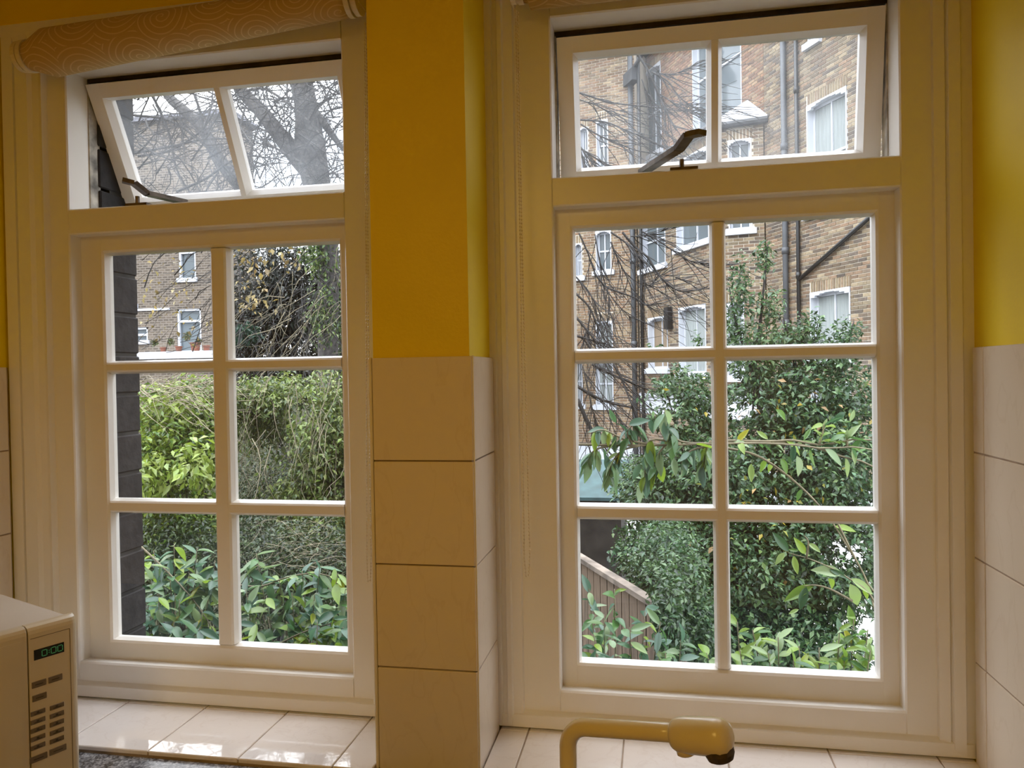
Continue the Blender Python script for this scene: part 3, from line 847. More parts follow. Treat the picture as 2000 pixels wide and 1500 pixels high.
c0 = PM.pt(sm0, 0); c1 = PB.pt(sb0, 0)
ec = (c1 - c0).normalized(); nc = Vector((ec.y, -ec.x, 0))
if nc.dot(Vector((CAM[0], CAM[1], 0)) - c0) < 0: nc = -nc
PC = Plane(c0, ec, nc)                                     # canted side
wing_o = PB.pt(sb1 + .12, 0)
ea = Vector((-math.sin(math.radians(74)), math.cos(math.radians(74)), 0))
na = Vector((ea.y, -ea.x, 0))
if na.dot(Vector((CAM[0], CAM[1], 0)) - wing_o) < 0: na = -na
PA = Plane(wing_o, ea, na)                                 # wing facing us beyond the bay

ter = empty('brick_terrace', tuple(F0 + E_S * 14 + Vector((0, 0, GZ)))); ter['_org'] = list(ter.location)
tag(ter, 'yellow and red brick terrace with white windows and drainpipes, seen through the right window', 'building')
COLS = [(.50, .37, .23), (.42, .30, .19), (.56, .44, .29), (.32, .24, .17), (.46, .31, .20), (.60, .48, .31), (.25, .20, .16), (.50, .33, .21)]
COLR = [(.55, .30, .17), (.50, .26, .15), (.58, .38, .22), (.42, .24, .15)]
COLA = [(.52, .36, .21), (.46, .30, .18), (.57, .43, .27), (.40, .28, .19), (.48, .29, .17)]
bricks = []                                                # (plane, s0, s1, z0, z1, colour, proud)
walls_mb = MB()
def brick_wall(pl, s0, s1, z0, z1, holes, cols, pal2=None, step=.0765, bl=.225, arch=True):
    segs = []
    r = 0; z = z0
    lint = [(h[0] - .02, h[1] + .02, h[3], h[3] + .235) for h in holes if h[4]] if arch else []
    while z < z1:
        off = (r % 2) * (bl + .014) / 2; zt = z + .0625
        s = s0 - off; k = 0
        while s < s1:
            L_ = bl if (r + k) % 2 == 0 or True else bl / 2
            a, e = max(s, s0), min(s + L_, s1)
            parts = [(a, e)]
            for h in list(holes) + lint:
                if h[2] - .01 < (z + zt) / 2 < h[3] + .01:
                    np_ = []
                    for (p, q_) in parts:
                        if q_ <= h[0] or p >= h[1]: np_.append((p, q_)); continue
                        if p < h[0] - .03: np_.append((p, h[0]))
                        if q_ > h[1] + .03: np_.append((h[1], q_))
                    parts = np_
            for (p, q_) in parts:
                if q_ - p > .03:
                    c = RND.choice(pal2 if pal2 and pal2[1](p, z) else cols); j = RND.uniform(.62, 1.25)
                    bricks.append((pl, p, q_, z, zt, tuple(x * j * .40 for x in c), RND.uniform(.008, .014)))
            s += L_ + .014; k += 1
        z += step; r += 1
    for (a, e, zl, zu) in lint:                             # upright bricks over the openings
        s = a
        while s < e - .03:
            c = RND.choice([(.58, .46, .29), (.50, .37, .22), (.55, .39, .25), (.44, .32, .2)]); j = RND.uniform(.85, 1.1)
            bricks.append((pl, s, min(s + .055, e), zl + .005, zu - .006, tuple(x * j * .37 for x in c), RND.uniform(.010, .014))); s += .0765
    # backing of mortar, cut round the openings
    xs = sorted(set([s0, s1] + [min(max(x, s0), s1) for h in holes for x in h[:2]]))
    for i in range(len(xs) - 1):
        m_ = (xs[i] + xs[i + 1]) / 2; cuts = sorted([(h[2], h[3]) for h in holes if h[0] < m_ < h[1]])
        zc_ = z0
        for (a, e) in cuts + [(z1, z1)]:
            if a > zc_: walls_mb.obox(pl.pt(xs[i], zc_), pl.e * (xs[i + 1] - xs[i]), -pl.n * .12, (0, 0, a - zc_))
            zc_ = max(zc_, e)

wins = []
def win(pl, u0, v0, u1, v1, **k):
    """opening whose top left and bottom right corners are seen at these pixels"""
    a0, zt = pl.hit(u0, v0); a1, zb = pl.hit(u1, v1)
    s0, s1 = min(a0, a1), max(a0, a1)
    h = (s0, s1, min(zb, zt), max(zb, zt), k.get('arch', True))
    wins.append((pl, h, k)); return h
hM = [win(PM, 1576, 208, 1657, 434 - 40, cur='sky', sash=1), win(PM, 1583, 572, 1663, 700, cur='net'),
      win(PM, 1352, 60, 1450, 208, cur='none', arch=False, sash=1), win(PM, 1578, -20, 1600, 73, cur='none', arch=False), win(PM, 1253, 150, 1293, 290, cur='none', sash=1),
      win(PM, 1585, 745, 1665, 900, cur='net')]
hB = [win(PB, 1252, 425, 1301, 514, cur='none', sash=1), win(PB, 1320, 318, 1386, 466, cur='none', sash=1),
      win(PB, 1266, 622, 1306, 720, cur='brown'), win(PB, 1326, 602, 1381, 730, cur='net')]
hC = [win(PC, 1421, 275, 1470, 446, cur='none', sash=1), win(PC, 1419, 592, 1455, 735, cur='net')]
hA = [win(PA, 1163, 452, 1195, 528, cur='dark', sash=1), win(PA, 1164, 628, 1198, 700, cur='net'), win(PA, 1163, 708, 1199, 792, cur='net', sash=1),
      win(PA, 1122, 476, 1138, 540, cur='net', sash=1), win(PA, 1164, 236, 1189, 330, cur='none', sash=1), win(PA, 1132, 250, 1150, 335, cur='none', sash=1), win(PA, 1120, 700, 1139, 790, cur='net', sash=1)]
ZTOP = 9.6
zgut = PB.hit(1388, 245)[1]                                # eaves of the bay
orange = lambda s, z: s > PM.hit(1545, 500)[0]
brick_wall(PM, PM.hit(1790, 500)[0], PM.hit(1120, 300)[0] + 1, -2.4, ZTOP, hM, COLS, (COLR, orange)) if False else None
sM0 = PM.hit(2250, 500)[0]; sM1 = sb1 + 3.2
brick_wall(PM, sM0, sm0 - .02, -2.4, ZTOP, [h for h in hM if h[0] < sm0], COLS)
brick_wall(PM, sm0 - .01, sM1, zgut - .2, ZTOP, [h for h in hM if h[1] > sm0], COLR)
brick_wall(PB, sb0 + .02, sb1, -2.4, -1.22, [], COLS); brick_wall(PC, .02, (c1 - c0).length, -2.4, -1.22, [], COLS)
brick_wall(PB, sb0 + .02, sb1, -.66, zgut, hB, COLS)
brick_wall(PC, .02, (c1 - c0).length, -.66, zgut, hC, COLS)
brick_wall(PA, 0.0, 3.2, -2.2, ZTOP, hA, COLA)
# bricks: the ones that show largest are objects, the rest one part
def bscore(bk):
    pl, a, e, z0, z1, c, pr = bk
    p = pl.pt((a + e) / 2, (z0 + z1) / 2); d_ = p - Vector(CAM); t = d_.dot(Vector(CF))
    u_ = 1000 + FPX * d_.dot(Vector(CR)) / t; v_ = 750 - FPX * d_.dot(Vector(CU)) / t
    vis = (1500 < u_ < 1700 and 425 < v_ < 640) or (1560 < u_ < 1690 and 70 < v_ < 300)
    if not vis: return -1
    return (e - a) * (z1 - z0) * abs(pl.n.dot(d_.normalized())) / t ** 2
order = sorted(range(len(bricks)), key=lambda i: -bscore(bricks[i]))
pick = set(order[:300])
wall = walls_mb.build('wall', M['mortar'], ter)
rest = MB()
def one_brick(mb, bk):
    pl, a, e, z0, z1, c, pr = bk
    g = .002
    bk0 = [pl.pt(a, z0), pl.pt(e, z0), pl.pt(e, z1), pl.pt(a, z1)]
    fr = [pl.pt(a + g, z0 + g, pr), pl.pt(e - g, z0 + g, pr), pl.pt(e - g, z1 - g, pr), pl.pt(a + g, z1 - g, pr)]
    mb.col = c
    fs = [(4, 5, 6, 7), (0, 1, 5, 4), (1, 2, 6, 5), (2, 3, 7, 6), (3, 0, 4, 7)]
    n = (fr[1] - fr[0]).cross(fr[2] - fr[1])
    if n.dot(pl.n) < 0: fs = [tuple(reversed(f)) for f in fs]
    mb.add(bk0 + fr, fs)
for i, bk in enumerate(bricks):
    if i in pick:
        q = MB(); one_brick(q, bk); q.build('brick', M['brick'], ter, tint=True)
    else: one_brick(rest, bk)
rest.build('brickwork', M['brick'], ter, kind='stuff', tint=True)

def build_window(pl, h, k):
    s0, s1, z0, z1, arch = h
    wd, ht = s1 - s0, z1 - z0
    q = MB(); dpt = .13                                    # painted reveal
    def bx(a, e, za, zb_, t0, t1, mb): mb.obox(pl.pt(a, za, t0), pl.e * (e - a), pl.n * (t1 - t0), (0, 0, zb_ - za))
    bx(s0, s0 + .03, z0, z1, -dpt - .06, .022, q); bx(s1 - .03, s1, z0, z1, -dpt - .06, .022, q); bx(s0, s1, z1 - .035, z1, -dpt - .06, .022, q)
    if arch:                                               # shallow curved head
        nseg = 8
        for i in range(nseg):
            a = s0 + wd * i / nseg; e = s0 + wd * (i + 1) / nseg; m_ = ((i + .5) / nseg - .5) * 2
            bx(a, e, z1 - .035 - .11 * m_ * m_, z1 - .01, -.05, .024, q)
    f = q.build('window', M['far_white'], ter)
    q = MB(); fw = .055
    bx(s0 + .03, s0 + .03 + fw, z0, z1 - .03, -dpt - .05, -dpt, q); bx(s1 - .03 - fw, s1 - .03, z0, z1 - .03, -dpt - .05, -dpt, q)
    bx(s0 + .03, s1 - .03, z1 - .10, z1 - .03, -dpt - .05, -dpt, q); bx(s0 + .03, s1 - .03, z0, z0 + .07, -dpt - .05, -dpt, q)
    bx((s0 + s1) / 2 - .018, (s0 + s1) / 2 + .018, z0, z1 - .05, -dpt - .045, -dpt + .005, q)
    if k.get('sash'): bx(s0 + .03, s1 - .03, z0 + ht * .5 - .025, z0 + ht * .5 + .025, -dpt - .05, -dpt + .01, q)
    q.build('sash_frame', M['far_white'], f)
    q = MB(); bx(s0 + .04, s1 - .04, z0 + .04, z1 - .05, -dpt - .035, -dpt - .03, q)
    cur = k.get('cur')
    q.build('pane', M['far_glass'], f)
    if cur in ('net', 'brown', 'sky'):  # sky case: pale sheet stands in for sky reflected in the glass
        q = MB(); n = 14; mname = 'curtain_brown' if cur == 'brown' else 'curtain'
        lo_, hi = (s0 + .08, s1 - .08)
        vs = []
        for i in range(n * 2 + 1):
            a = lo_ + (hi - lo_) * i / (n * 2); t = -dpt - .022 + .006 * math.sin(i * 2.1)
            vs += [pl.pt(a, z0 + .07, t), pl.pt(a, z1 - .11, t)]
        q.add(vs, [(2 * i, 2 * i + 2, 2 * i + 3, 2 * i + 1) for i in range(n * 2)])
        q.build('curtain', M[mname], f)
    q = MB(); bx(s0 - .10, s1 + .10, z0 - .13, z0, -.05, .10, q); bx(s0 - .06, s1 + .06, z0 - .02, z0 + .03, -dpt, .06, q)
    q.build('window_sill', M['far_white'], f)
for (pl, h, k) in wins: build_window(pl, h, k)

# painted lower storey, bay roof with its gutter, roof
q = MB()
q.obox(PB.pt(sb0, -1.22, .02), E_S * (sb1 - sb0), -N_T * .2, (0, 0, .56)); q.obox(PC.pt(0, -1.22, .02), PC.e * (c1 - c0).length, -PC.n * .2, (0, 0, .56))
q.obox(PB.pt(sb0, GZ), E_S * (sb1 - sb0), -N_T * .2, (0, 0, -2.4 - GZ)); q.obox(PC.pt(0, GZ), PC.e * (c1 - c0).length, -PC.n * .2, (0, 0, -2.4 - GZ))
q.obox(PB.pt(sb0, -.74, .05), E_S * (sb1 - sb0), -N_T * .1, (0, 0, .10)); q.obox(PC.pt(0, -.74, .05), PC.e * (c1 - c0).length, -PC.n * .1, (0, 0, .10))
q.obox(PM.pt(sM0, GZ, .02), E_S * (sm0 - sM0), -N_T * .2, (0, 0, -2.4 - GZ)); q.obox(PA.pt(0, GZ), PA.e * 3.2, -PA.n * .2, (0, 0, -2.2 - GZ))
q.build('painted_basement', M['far_white'], ter)
q = MB(); zr = zgut
A0, A1, A2 = PM.pt(sm0 - .15, zr), PB.pt(sb0, zr, .12), PB.pt(sb1 + .1, zr, .12)
T0, T1, T2 = PM.pt(PM.hit(1462, 180)[0], zr + .60, .03), PM.pt(sb0 + .9, zr + .60, .03), PM.pt(sb1, zr + .60, .03)
q.add([A0, A1, A2, T0, T1, T2, *(p - Vector((0, 0, .1)) for p in (A0, A1, A2))], [(0, 1, 3), (1, 4, 3), (1, 2, 5, 4), (6, 7, 1, 0), (7, 8, 2, 1)])
q.build('bay_roof', M['far_white'], ter)
q = MB()
gp = [p + Vector((0, 0, -.10)) for p in (A0, A1)]; gq = [p + Vector((0, 0, -.10)) for p in (A1, A2)]
q.tube(gp, .085, 8); q.tube(gq, .085, 8)
q.build('gutter', M['lead'], ter)
q = MB(); q.obox(PM.pt(sM0 - 2, ZTOP, .25), E_S * (sM1 - sM0 + 3), -N_T * 8, (0, 0, .3)); q.obox(PA.pt(0, ZTOP, .25), PA.e * 3.4, -PA.n * 6, (0, 0, .3)); q.build('roof', M['slate'], ter)
q = MB(); q.obox(PM.pt(sM0, GZ, -.32), E_S * (sM1 - sM0), -N_T * 7, (0, 0, ZTOP - GZ)); q.obox(PA.pt(.05, GZ, -.32), PA.e * 3.1, -PA.n * 5, (0, 0, ZTOP - GZ)); q.build('rear_block', M['mortar'], ter)

def pipe(pl, pts, r, m, nm='drainpipe', collars=()):
    q = MB(); p = []
    for (u, v) in pts:
        a, z_ = pl.hit(u, v, r + .03); p.append(pl.pt(a, z_, r + .03))
    q.tube(p, r, 10); o = q.build(nm, m, ter, smooth=True)
    for v in collars:
        a, z_ = pl.hit(pts[0][0], v, r + .03); q = MB(); q.tube([pl.pt(a, z_ - .05, r + .03), pl.pt(a, z_ + .05, r + .03)], r * 1.25, 10); q.build('collar', m, o, smooth=True)
    return o
def vpipe(pl, u, v0, z1, z0, r, m, collars=()):
    a, _ = pl.hit(u, v0, r + .03)
    q = MB(); q.tube([pl.pt(a, z1, r + .03), pl.pt(a, z0, r + .03)], r, 10); o = q.build('drainpipe', m, ter, smooth=True)
    for z_ in collars:
        q = MB(); q.tube([pl.pt(a, z_ - .07, r + .03), pl.pt(a, z_ + .07, r + .03)], r * 1.28, 10); q.build('collar', m, o, smooth=True)
    return a
vpipe(PM, 1534, 500, ZTOP, GZ, .062, M['pipe_grey'], (4.9, 4.3, 2.6, 1.0, -.4))
ap = vpipe(PM, 1559, 500, ZTOP, GZ, .042, M['pipe_black'], (6, 4, 2))
pipe(PM, [(1561, 546), (1632, 483), (1730, 396)], .045, M['pipe_black'])
vpipe(PB, 1236, 500, ZTOP, GZ, .075, M['pipe_grey'], (5.6, 3.2, .8))
vpipe(PB, 1252, 500, ZTOP, GZ, .05, M['pipe_black'], (5.2, 3.0, .6))
q = MB()
for (u, v0, v1) in ((1220, 130, 170),): 
    a, z_ = PB.hit(1236, 150, .1); q.obox(PB.pt(a - .3, z_ - .2, .02), E_S * .6, N_T * .25, (0, 0, .35)); q.tube([PB.pt(a, z_ + .1, .15), PB.pt(a - 1.0, z_ + .55, .1)], .06, 8)
q.build('hopper_head', M['lead'], ter)
q = MB(); a, z_ = PB.hit(1304, 600, .1); a2, z2 = PB.hit(1304, 643, .1); q.obox(PB.pt(a - .10, z2, .0), E_S * .22, N_T * .16, (0, 0, z_ - z2)); q.build('wall_lantern', M['pipe_black'], ter)

b = MB(); pv = [PM.pt(sM0 - 2, GZ + .02, 5.5), PM.pt(sM1, GZ + .02, 5.5), PM.pt(sM1, GZ + .02, -.1), PM.pt(sM0 - 2, GZ + .02, -.1)]
b.add(pv + [p - Vector((0, 0, .1)) for p in pv], [(0, 3, 2, 1), (4, 5, 6, 7), (0, 1, 5, 4), (2, 3, 7, 6), (1, 2, 6, 5), (3, 0, 4, 7)])
setting(b, 'patio', M['paving'])

# ---------------------------------------------------------------- far brown apartment building (left window)
YB = 36.0
far = empty('apartment_building', tuple(Vector((at(340, 600, YB).x, YB, GZ)))); far['_org'] = list(far.location)
tag(far, 'brown brick building far behind the left window, with white windows and a balcony ledge', 'building')
xa, xb = at(150, 600, YB).x, at(448, 300, YB).x; zt_ = at(300, 238, YB).z
FW = [(347, 440, 383, 546), (345, 604, 394, 688), (253, 554, 267, 598), (254, 640, 289, 668), (420, 430, 450, 500)]
holes = []
for (u0, v0, u1, v1) in FW:
    p0, p1 = at(u0, v0, YB), at(u1, v1, YB); holes.append((p0.x, p1.x, p1.z, p0.z))
q = MB(); xs = sorted(set([xa, xb] + [x for h in holes for x in h[:2]]))
for i in range(len(xs) - 1):
    m_ = (xs[i] + xs[i + 1]) / 2; zc_ = GZ
    for (a, e) in sorted([(h[2], h[3]) for h in holes if h[0] < m_ < h[1]]) + [(zt_, zt_)]:
        if a > zc_: q.box(xs[i], xs[i + 1], YB, YB + .4, zc_, a)
        zc_ = max(zc_, e)
q.box(xa, xb, YB + .4, YB + 2.5, GZ, zt_)
q.build('wall', M['far_brick'], far)
for i, h in enumerate(holes):
    q = MB(); x0, x1, z0, z1 = h; t = .11
    q.box(x0, x0 + t, YB + .05, YB + .2, z0, z1); q.box(x1 - t, x1, YB + .05, YB + .2, z0, z1); q.box(x0, x1, YB + .05, YB + .2, z1 - t, z1); q.box(x0 - .1, x1 + .1, YB - .1, YB + .2, z0 - .12, z0 + t)
    zm = z0 + (z1 - z0) * (.72 if i == 1 else .5); q.box(x0, x1, YB + .06, YB + .2, zm - .06, zm + .06)
    f = q.build('window', M['far_white'], far)
    q = MB(); q.box(x0 + .05, x1 - .05, YB + .22, YB + .24, z0 + .05, z1 - .05); q.build('pane', M['far_glass'], f)
p0, p1 = at(225, 690, 33.5), at(430, 690, 33.5)
q = MB(); BALZ = p0.z; qw = MB(); qw.box(p0.x - 2, p1.x, 33.55, YB, GZ, p0.z - .345); qw.build('wall', M['far_brick'], far); q.box(p0.x, p1.x, 33.5, YB, p0.z - .34, p0.z - .03); q.box(p0.x, p1.x, 33.4, 33.6, p0.z - .35, p0.z + .02); q.build('balcony_ledge', M['far_white'], far)
q = MB(); p2, p3 = at(250, 606, YB - .1), at(330, 606, YB - .1); q.box(p2.x, p3.x, YB - .08, YB, p2.z - .06, p2.z + .06); q.build('string_course', M['far_white'], far)
q = MB(); q.box(xa - .3, xb + .3, YB - .3, YB + 2.6, zt_, zt_ + .25); q.build('roof', M['slate'], far)

#PLANTS
# ---------------------------------------------------------------- garden fence and shed
PF = atd(1200, 1128, 4.5)
fe = empty('garden_fence', (PF.x, PF.y, GZ)); tag(fe, 'weathered brown board fence with pale capping rail behind the leafy plants', 'fence')
s_ = -0.72
nf = Vector((math.cos(TH), math.sin(TH), 0))
k = 0
me_b = None
while s_ < 3.4:
    p = Vector((PF.x, PF.y, 0)) + E_S * s_
    if me_b is None:
        q = MB(); q.obox((0, 0, 0), E_S * .096, nf * .018, (0, 0, PF.z - .03 - GZ)); o = q.build('board', M['fence'], None); me_b = o.data; bpy.data.objects.remove(o)
    inst('board', me_b, fe, (p.x - PF.x, p.y - PF.y + RND.uniform(-.004, .004), RND.uniform(-.012, .008)), (0, 0, RND.uniform(-.03, .03)))
    s_ += .105; k += 1
q = MB(); p = Vector((PF.x, PF.y, PF.z - .03)) + E_S * -.74 - nf * .018; q.obox(p, E_S * 4.1, nf * .06, (0, 0, .03)); q.build('capping_rail', M['fence_cap'], fe)
q = MB(); p = Vector((PF.x, PF.y, PF.z - .30)) + E_S * -.74 + nf * .02; q.obox(p, E_S * 4.1, nf * .04, (0, 0, .07)); q.build('rail', M['fence'], fe)

SH = at(1165, 972, 7.6)
sh = empty('garden_shed', (SH.x - .4, SH.y + .8, GZ)); tag(sh, 'dark garden shed with teal felt roof beyond the fence and shrubs', 'shed')
q = MB(); q.box(SH.x - 1.5, SH.x + .28, SH.y + .1, SH.y + 1.9, GZ, SH.z - .04); q.build('wall', M['shed_wood'], sh)
q = MB(); q.obox((SH.x - 1.6, SH.y, SH.z - .04), (2.0, 0, 0), (0, 1.0, .34), (0, 0, .04)); q.obox((SH.x - 1.6, SH.y + 2.0, SH.z - .04), (2.0, 0, 0), (0, -1.0, .34), (0, 0, .04)); q.build('roof', M['teal'], sh)

# ---------------------------------------------------------------- foliage generators
def px(u, v, Y): return (at(u, v, Y) - Vector(CAM)).dot(Vector(CF)) / FPX
def foliage(parent, blobs, n, ln, ratio, pal, droop=0.2, name='foliage', kind='stuff', shell=0.45, org=None, gaps=()):
    cs, wts = [], []
    for bl in blobs:
        u, v, Y, ru, rv = bl[:5]; k_ = px(u, v, Y); ry = bl[5] if len(bl) > 5 else (ru + rv) / 2 * k_
        cs.append((np.array(at(u, v, Y)), np.array((ru * k_, ry, rv * k_)))); wts.append(ru * rv * (bl[6] if len(bl) > 6 else 1))
    wts = np.array(wts) / sum(wts); idx = NR.choice(len(cs), n, p=wts)
    C_ = np.array([c[0] for c in cs])[idx]; R_ = np.array([c[1] for c in cs])[idx]
    d = NR.normal(size=(n, 3)); d /= np.linalg.norm(d, axis=1)[:, None]
    r = NR.random(n) ** shell
    # lumpy outline
    lump = 1 + .16 * np.sin(d[:, 0] * 7 + idx * 1.7) * np.sin(d[:, 2] * 8 + idx) + .10 * np.sin(d[:, 2] * 17 + d[:, 0] * 13)
    P_ = C_ + d * R_ * (r * lump)[:, None]
    keep = P_[:, 1] > .75
    if gaps:
        q = P_ - CAM; t = q @ CF; uu = 1000 + FPX * (q @ CR) / t; vv = 750 - FPX * (q @ CU) / t
        for (gu, gv, gru, grv) in gaps: keep &= (((uu - gu) / gru) ** 2 + ((vv - gv) / grv) ** 2 + NR.normal(size=n) * .38 + .3 * np.sin(uu * .23) * np.sin(vv * .31) > 1) | (NR.random(n) < .12)
    P_, d = P_[keep], d[keep]; n = len(P_)
    ax = NR.normal(size=(n, 3)) * (1, 1, .6) + d * .5; ax[:, 2] -= droop * 2.2; ax /= np.linalg.norm(ax, axis=1)[:, None]
    up = NR.normal(size=(n, 3)) * .55 + np.array((0, 0, 1.0)) + d * .35
    sd = np.cross(ax, up); sd /= np.linalg.norm(sd, axis=1)[:, None] + 1e-9; nm = np.cross(sd, ax)
    l_ = (ln * NR.uniform(.6, 1.35, n))[:, None]; w_ = l_ * ratio / 2
    b0 = P_ - ax * l_ / 2; tp_ = P_ + ax * l_ / 2 - np.array((0, 0, 1)) * l_ * .08; md = P_ - ax * l_ * .05
    V = np.stack([b0, md + sd * w_ + nm * w_ * .45, tp_, md - sd * w_ + nm * w_ * .45], 1).reshape(-1, 3)
    if parent is not None: V = V - np.array(parent['_org'])
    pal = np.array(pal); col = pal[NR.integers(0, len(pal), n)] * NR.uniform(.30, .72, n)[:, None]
    tri = (np.arange(n)[:, None] * 4 + np.array([0, 1, 2, 0, 2, 3])[None]).reshape(-1).astype(np.int32)
    me = bpy.data.meshes.new(name); me.vertices.add(n * 4); me.vertices.foreach_set('co', V.astype(np.float32).ravel())
    me.loops.add(n * 6); me.loops.foreach_set('vertex_index', tri)
    me.polygons.add(n * 2); me.polygons.foreach_set('loop_start', np.arange(0, n * 6, 3, dtype=np.int32))
    me.polygons.foreach_set('loop_total', np.full(n * 2, 3, dtype=np.int32))
    a = me.attributes.new('tint', 'FLOAT_COLOR', 'POINT')
    c4 = np.concatenate([np.repeat(col, 4, 0), np.ones((n * 4, 1))], 1).astype(np.float32); a.data.foreach_set('color', c4.ravel())
    me.materials.append(M['leaves']); me.update(calc_edges=True); me.validate()
    o = bpy.data.objects.new(name, me); COL.objects.link(o)
    if parent is not None: o.parent = parent
    if kind: o['kind'] = kind
    return o

def wig(p0, p1, n, amp, sag=0.0):
    p0, p1 = Vector(p0), Vector(p1); L_ = (p1 - p0).length; pts = []
    o1, o2 = Vector([RND.uniform(-1, 1) for _ in range(3)]), Vector([RND.uniform(-1, 1) for _ in range(3)])
    for i in range(n + 1):
        t = i / n
        pts.append(p0.lerp(p1, t) + (o1 * math.sin(t * math.pi) + o2 * .6 * math.sin(t * math.tau)) * amp * L_ - Vector((0, 0, 1)) * sag * L_ * math.sin(t * math.pi) + Vector([RND.uniform(-1, 1) for _ in range(3)]) * amp * .12 * L_ * (0 < i < n))
    return pts

def twigs(mb, n, u0, u1, v0, v1, Y0, Y1, lp, r, ang0=None, spread=math.pi, child=2):
    for _ in range(n):
        u, v, Y = RND.uniform(u0, u1), RND.uniform(v0, v1), RND.uniform(Y0, Y1)
        a = RND.uniform(0, math.tau) if ang0 is None else ang0 + RND.uniform(-spread, spread)
        L_ = RND.uniform(lp[0], lp[1]); p0 = at(u, v, Y); p1 = at(u + math.cos(a) * L_, v + math.sin(a) * L_, Y + RND.uniform(-.4, .4))
        pts = wig(p0, p1, 6, .09, -.03); r0 = RND.uniform(r[0], r[1])
        mb.tube(pts, [r0 * (1 - .7 * i / 6) for i in range(7)], 3, cap=False)
        for _c in range(child):
            i = RND.randint(2, 5); d_ = (pts[i + 1] - pts[i]).normalized(); sdv = Vector([RND.uniform(-1, 1) for _ in range(3)]); dd_ = (d_ + sdv * .8).normalized()
            mb.tube(wig(pts[i], pts[i] + dd_ * (p1 - p0).length * RND.uniform(.25, .5), 4, .1), [r0 * .5, r0 * .42, r0 * .36, r0 * .3, r0 * .2], 3, cap=False)

def limb(parent, pts3, rads, name='branch', m=None, n=7, sub=4):
    """smooth limb through control points"""
    P_ = [Vector(p) for p in pts3]; out, ro = [], []
    ext = [P_[0] * 2 - P_[1]] + P_ + [P_[-1] * 2 - P_[-2]]
    for i in range(len(P_) - 1):
        a, b_, c, d_ = ext[i], ext[i + 1], ext[i + 2], ext[i + 3]
        for k_ in range(sub):
            t = k_ / sub
            out.append(.5 * ((2 * b_) + (c - a) * t + (2 * a - 5 * b_ + 4 * c - d_) * t * t + (-a + 3 * b_ - 3 * c + d_) * t ** 3)); ro.append(rads[i] + (rads[i + 1] - rads[i]) * t)
    out.append(P_[-1]); ro.append(rads[-1])
    q = MB(); q.tube(out, ro, n); q.build(name, m or M['stem_dark'], parent, smooth=True)
    return out

# ---------------------------------------------------------------- large bare tree (top left light)
YT = 11.0
bp_ = at(640, 800, YT)
bt = empty('bare_tree', (bp_.x, bp_.y, GZ)); tag(bt, 'big bare tree with thick forked trunk and ivy lower down, behind the left window', 'tree')
k_ = px(600, 300, YT)
limb(bt, [(bp_.x + .05, YT, GZ), at(641, 690, YT), at(640, 480, YT), at(617, 352, YT), at(606, 290, YT), at(600, 220, YT), at(588, 150, YT), at(585, 60, YT), at(575, -80, YT)],
     [26 * k_, 20 * k_, 21 * k_, 28 * k_, 31 * k_, 23 * k_, 22 * k_, 20 * k_, 14 * k_], 'trunk', M['bark'], 12)
limb(bt, [at(612, 335, YT), at(585, 310, YT), at(545, 262, YT), at(508, 215, YT), at(474, 180, YT), at(440, 120, YT)], [24 * k_, 20 * k_, 16 * k_, 14.5 * k_, 12 * k_, 10 * k_], 'branch', M['bark'], 10)
limb(bt, [at(612, 215, YT + .1), at(632, 240, YT), at(652, 268, YT), at(676, 295, YT), at(720, 330, YT)], [9 * k_, 8 * k_, 6.5 * k_, 5 * k_, 4 * k_], 'branch', M['bark'], 8)
limb(bt, [at(470, 180, YT), at(520, 175, YT - .2), at(590, 225, YT - .4), at(640, 280, YT - .5)], [2.5 * k_, 2.6 * k_, 2.2 * k_, 1.5 * k_], 'branch', M['bark'], 6)
limb(bt, [at(480, 255, YT - .3), at(540, 290, YT - .4), at(590, 320, YT - .4), at(610, 345, YT - .4)], [2 * k_, 2.4 * k_, 3 * k_, 3.4 * k_], 'branch', M['bark'], 6)
q = MB()
twigs(q, 170, 450, 690, 130, 380, YT - 1.5, YT + 1.2, (60, 190), (.009, .020))
twigs(q, 320, 450, 690, 140, 380, YT - 1.0, YT + 1.2, (25, 80), (.006, .012))
twigs(q, 90, 440, 680, 470, 690, YT - 3, YT - .3, (50, 160), (.004, .011), 2.0, 1.0)
q.build('twigs', M['stem_dark'], bt, kind='stuff')
q = MB(); twigs(q, 34, 520, 690, 470, 640, YT - 3.5, YT - 2.5, (60, 190), (.003, .006), 2.1, .6, 2); q.build('pale_twigs', M['vine'], bt, kind='stuff')
foliage(bt, [(640, 560, YT - .1, 26, 120), (615, 500, YT - .2, 34, 40), (625, 620, YT - .2, 30, 60), (655, 640, YT, 20, 60)], 1700, .085, .5, [(.12, .2, .06), (.2, .3, .08), (.06, .11, .04), (.28, .36, .1)], .4, 'ivy')
foliage(bt, [(490, 520, YT - 2, 50, 45), (500, 590, YT - 2, 50, 40), (560, 500, YT - 2, 40, 30)], 110, .09, .6, [(.50, .36, .10), (.55, .42, .16), (.38, .26, .1)], .4, 'leaves')

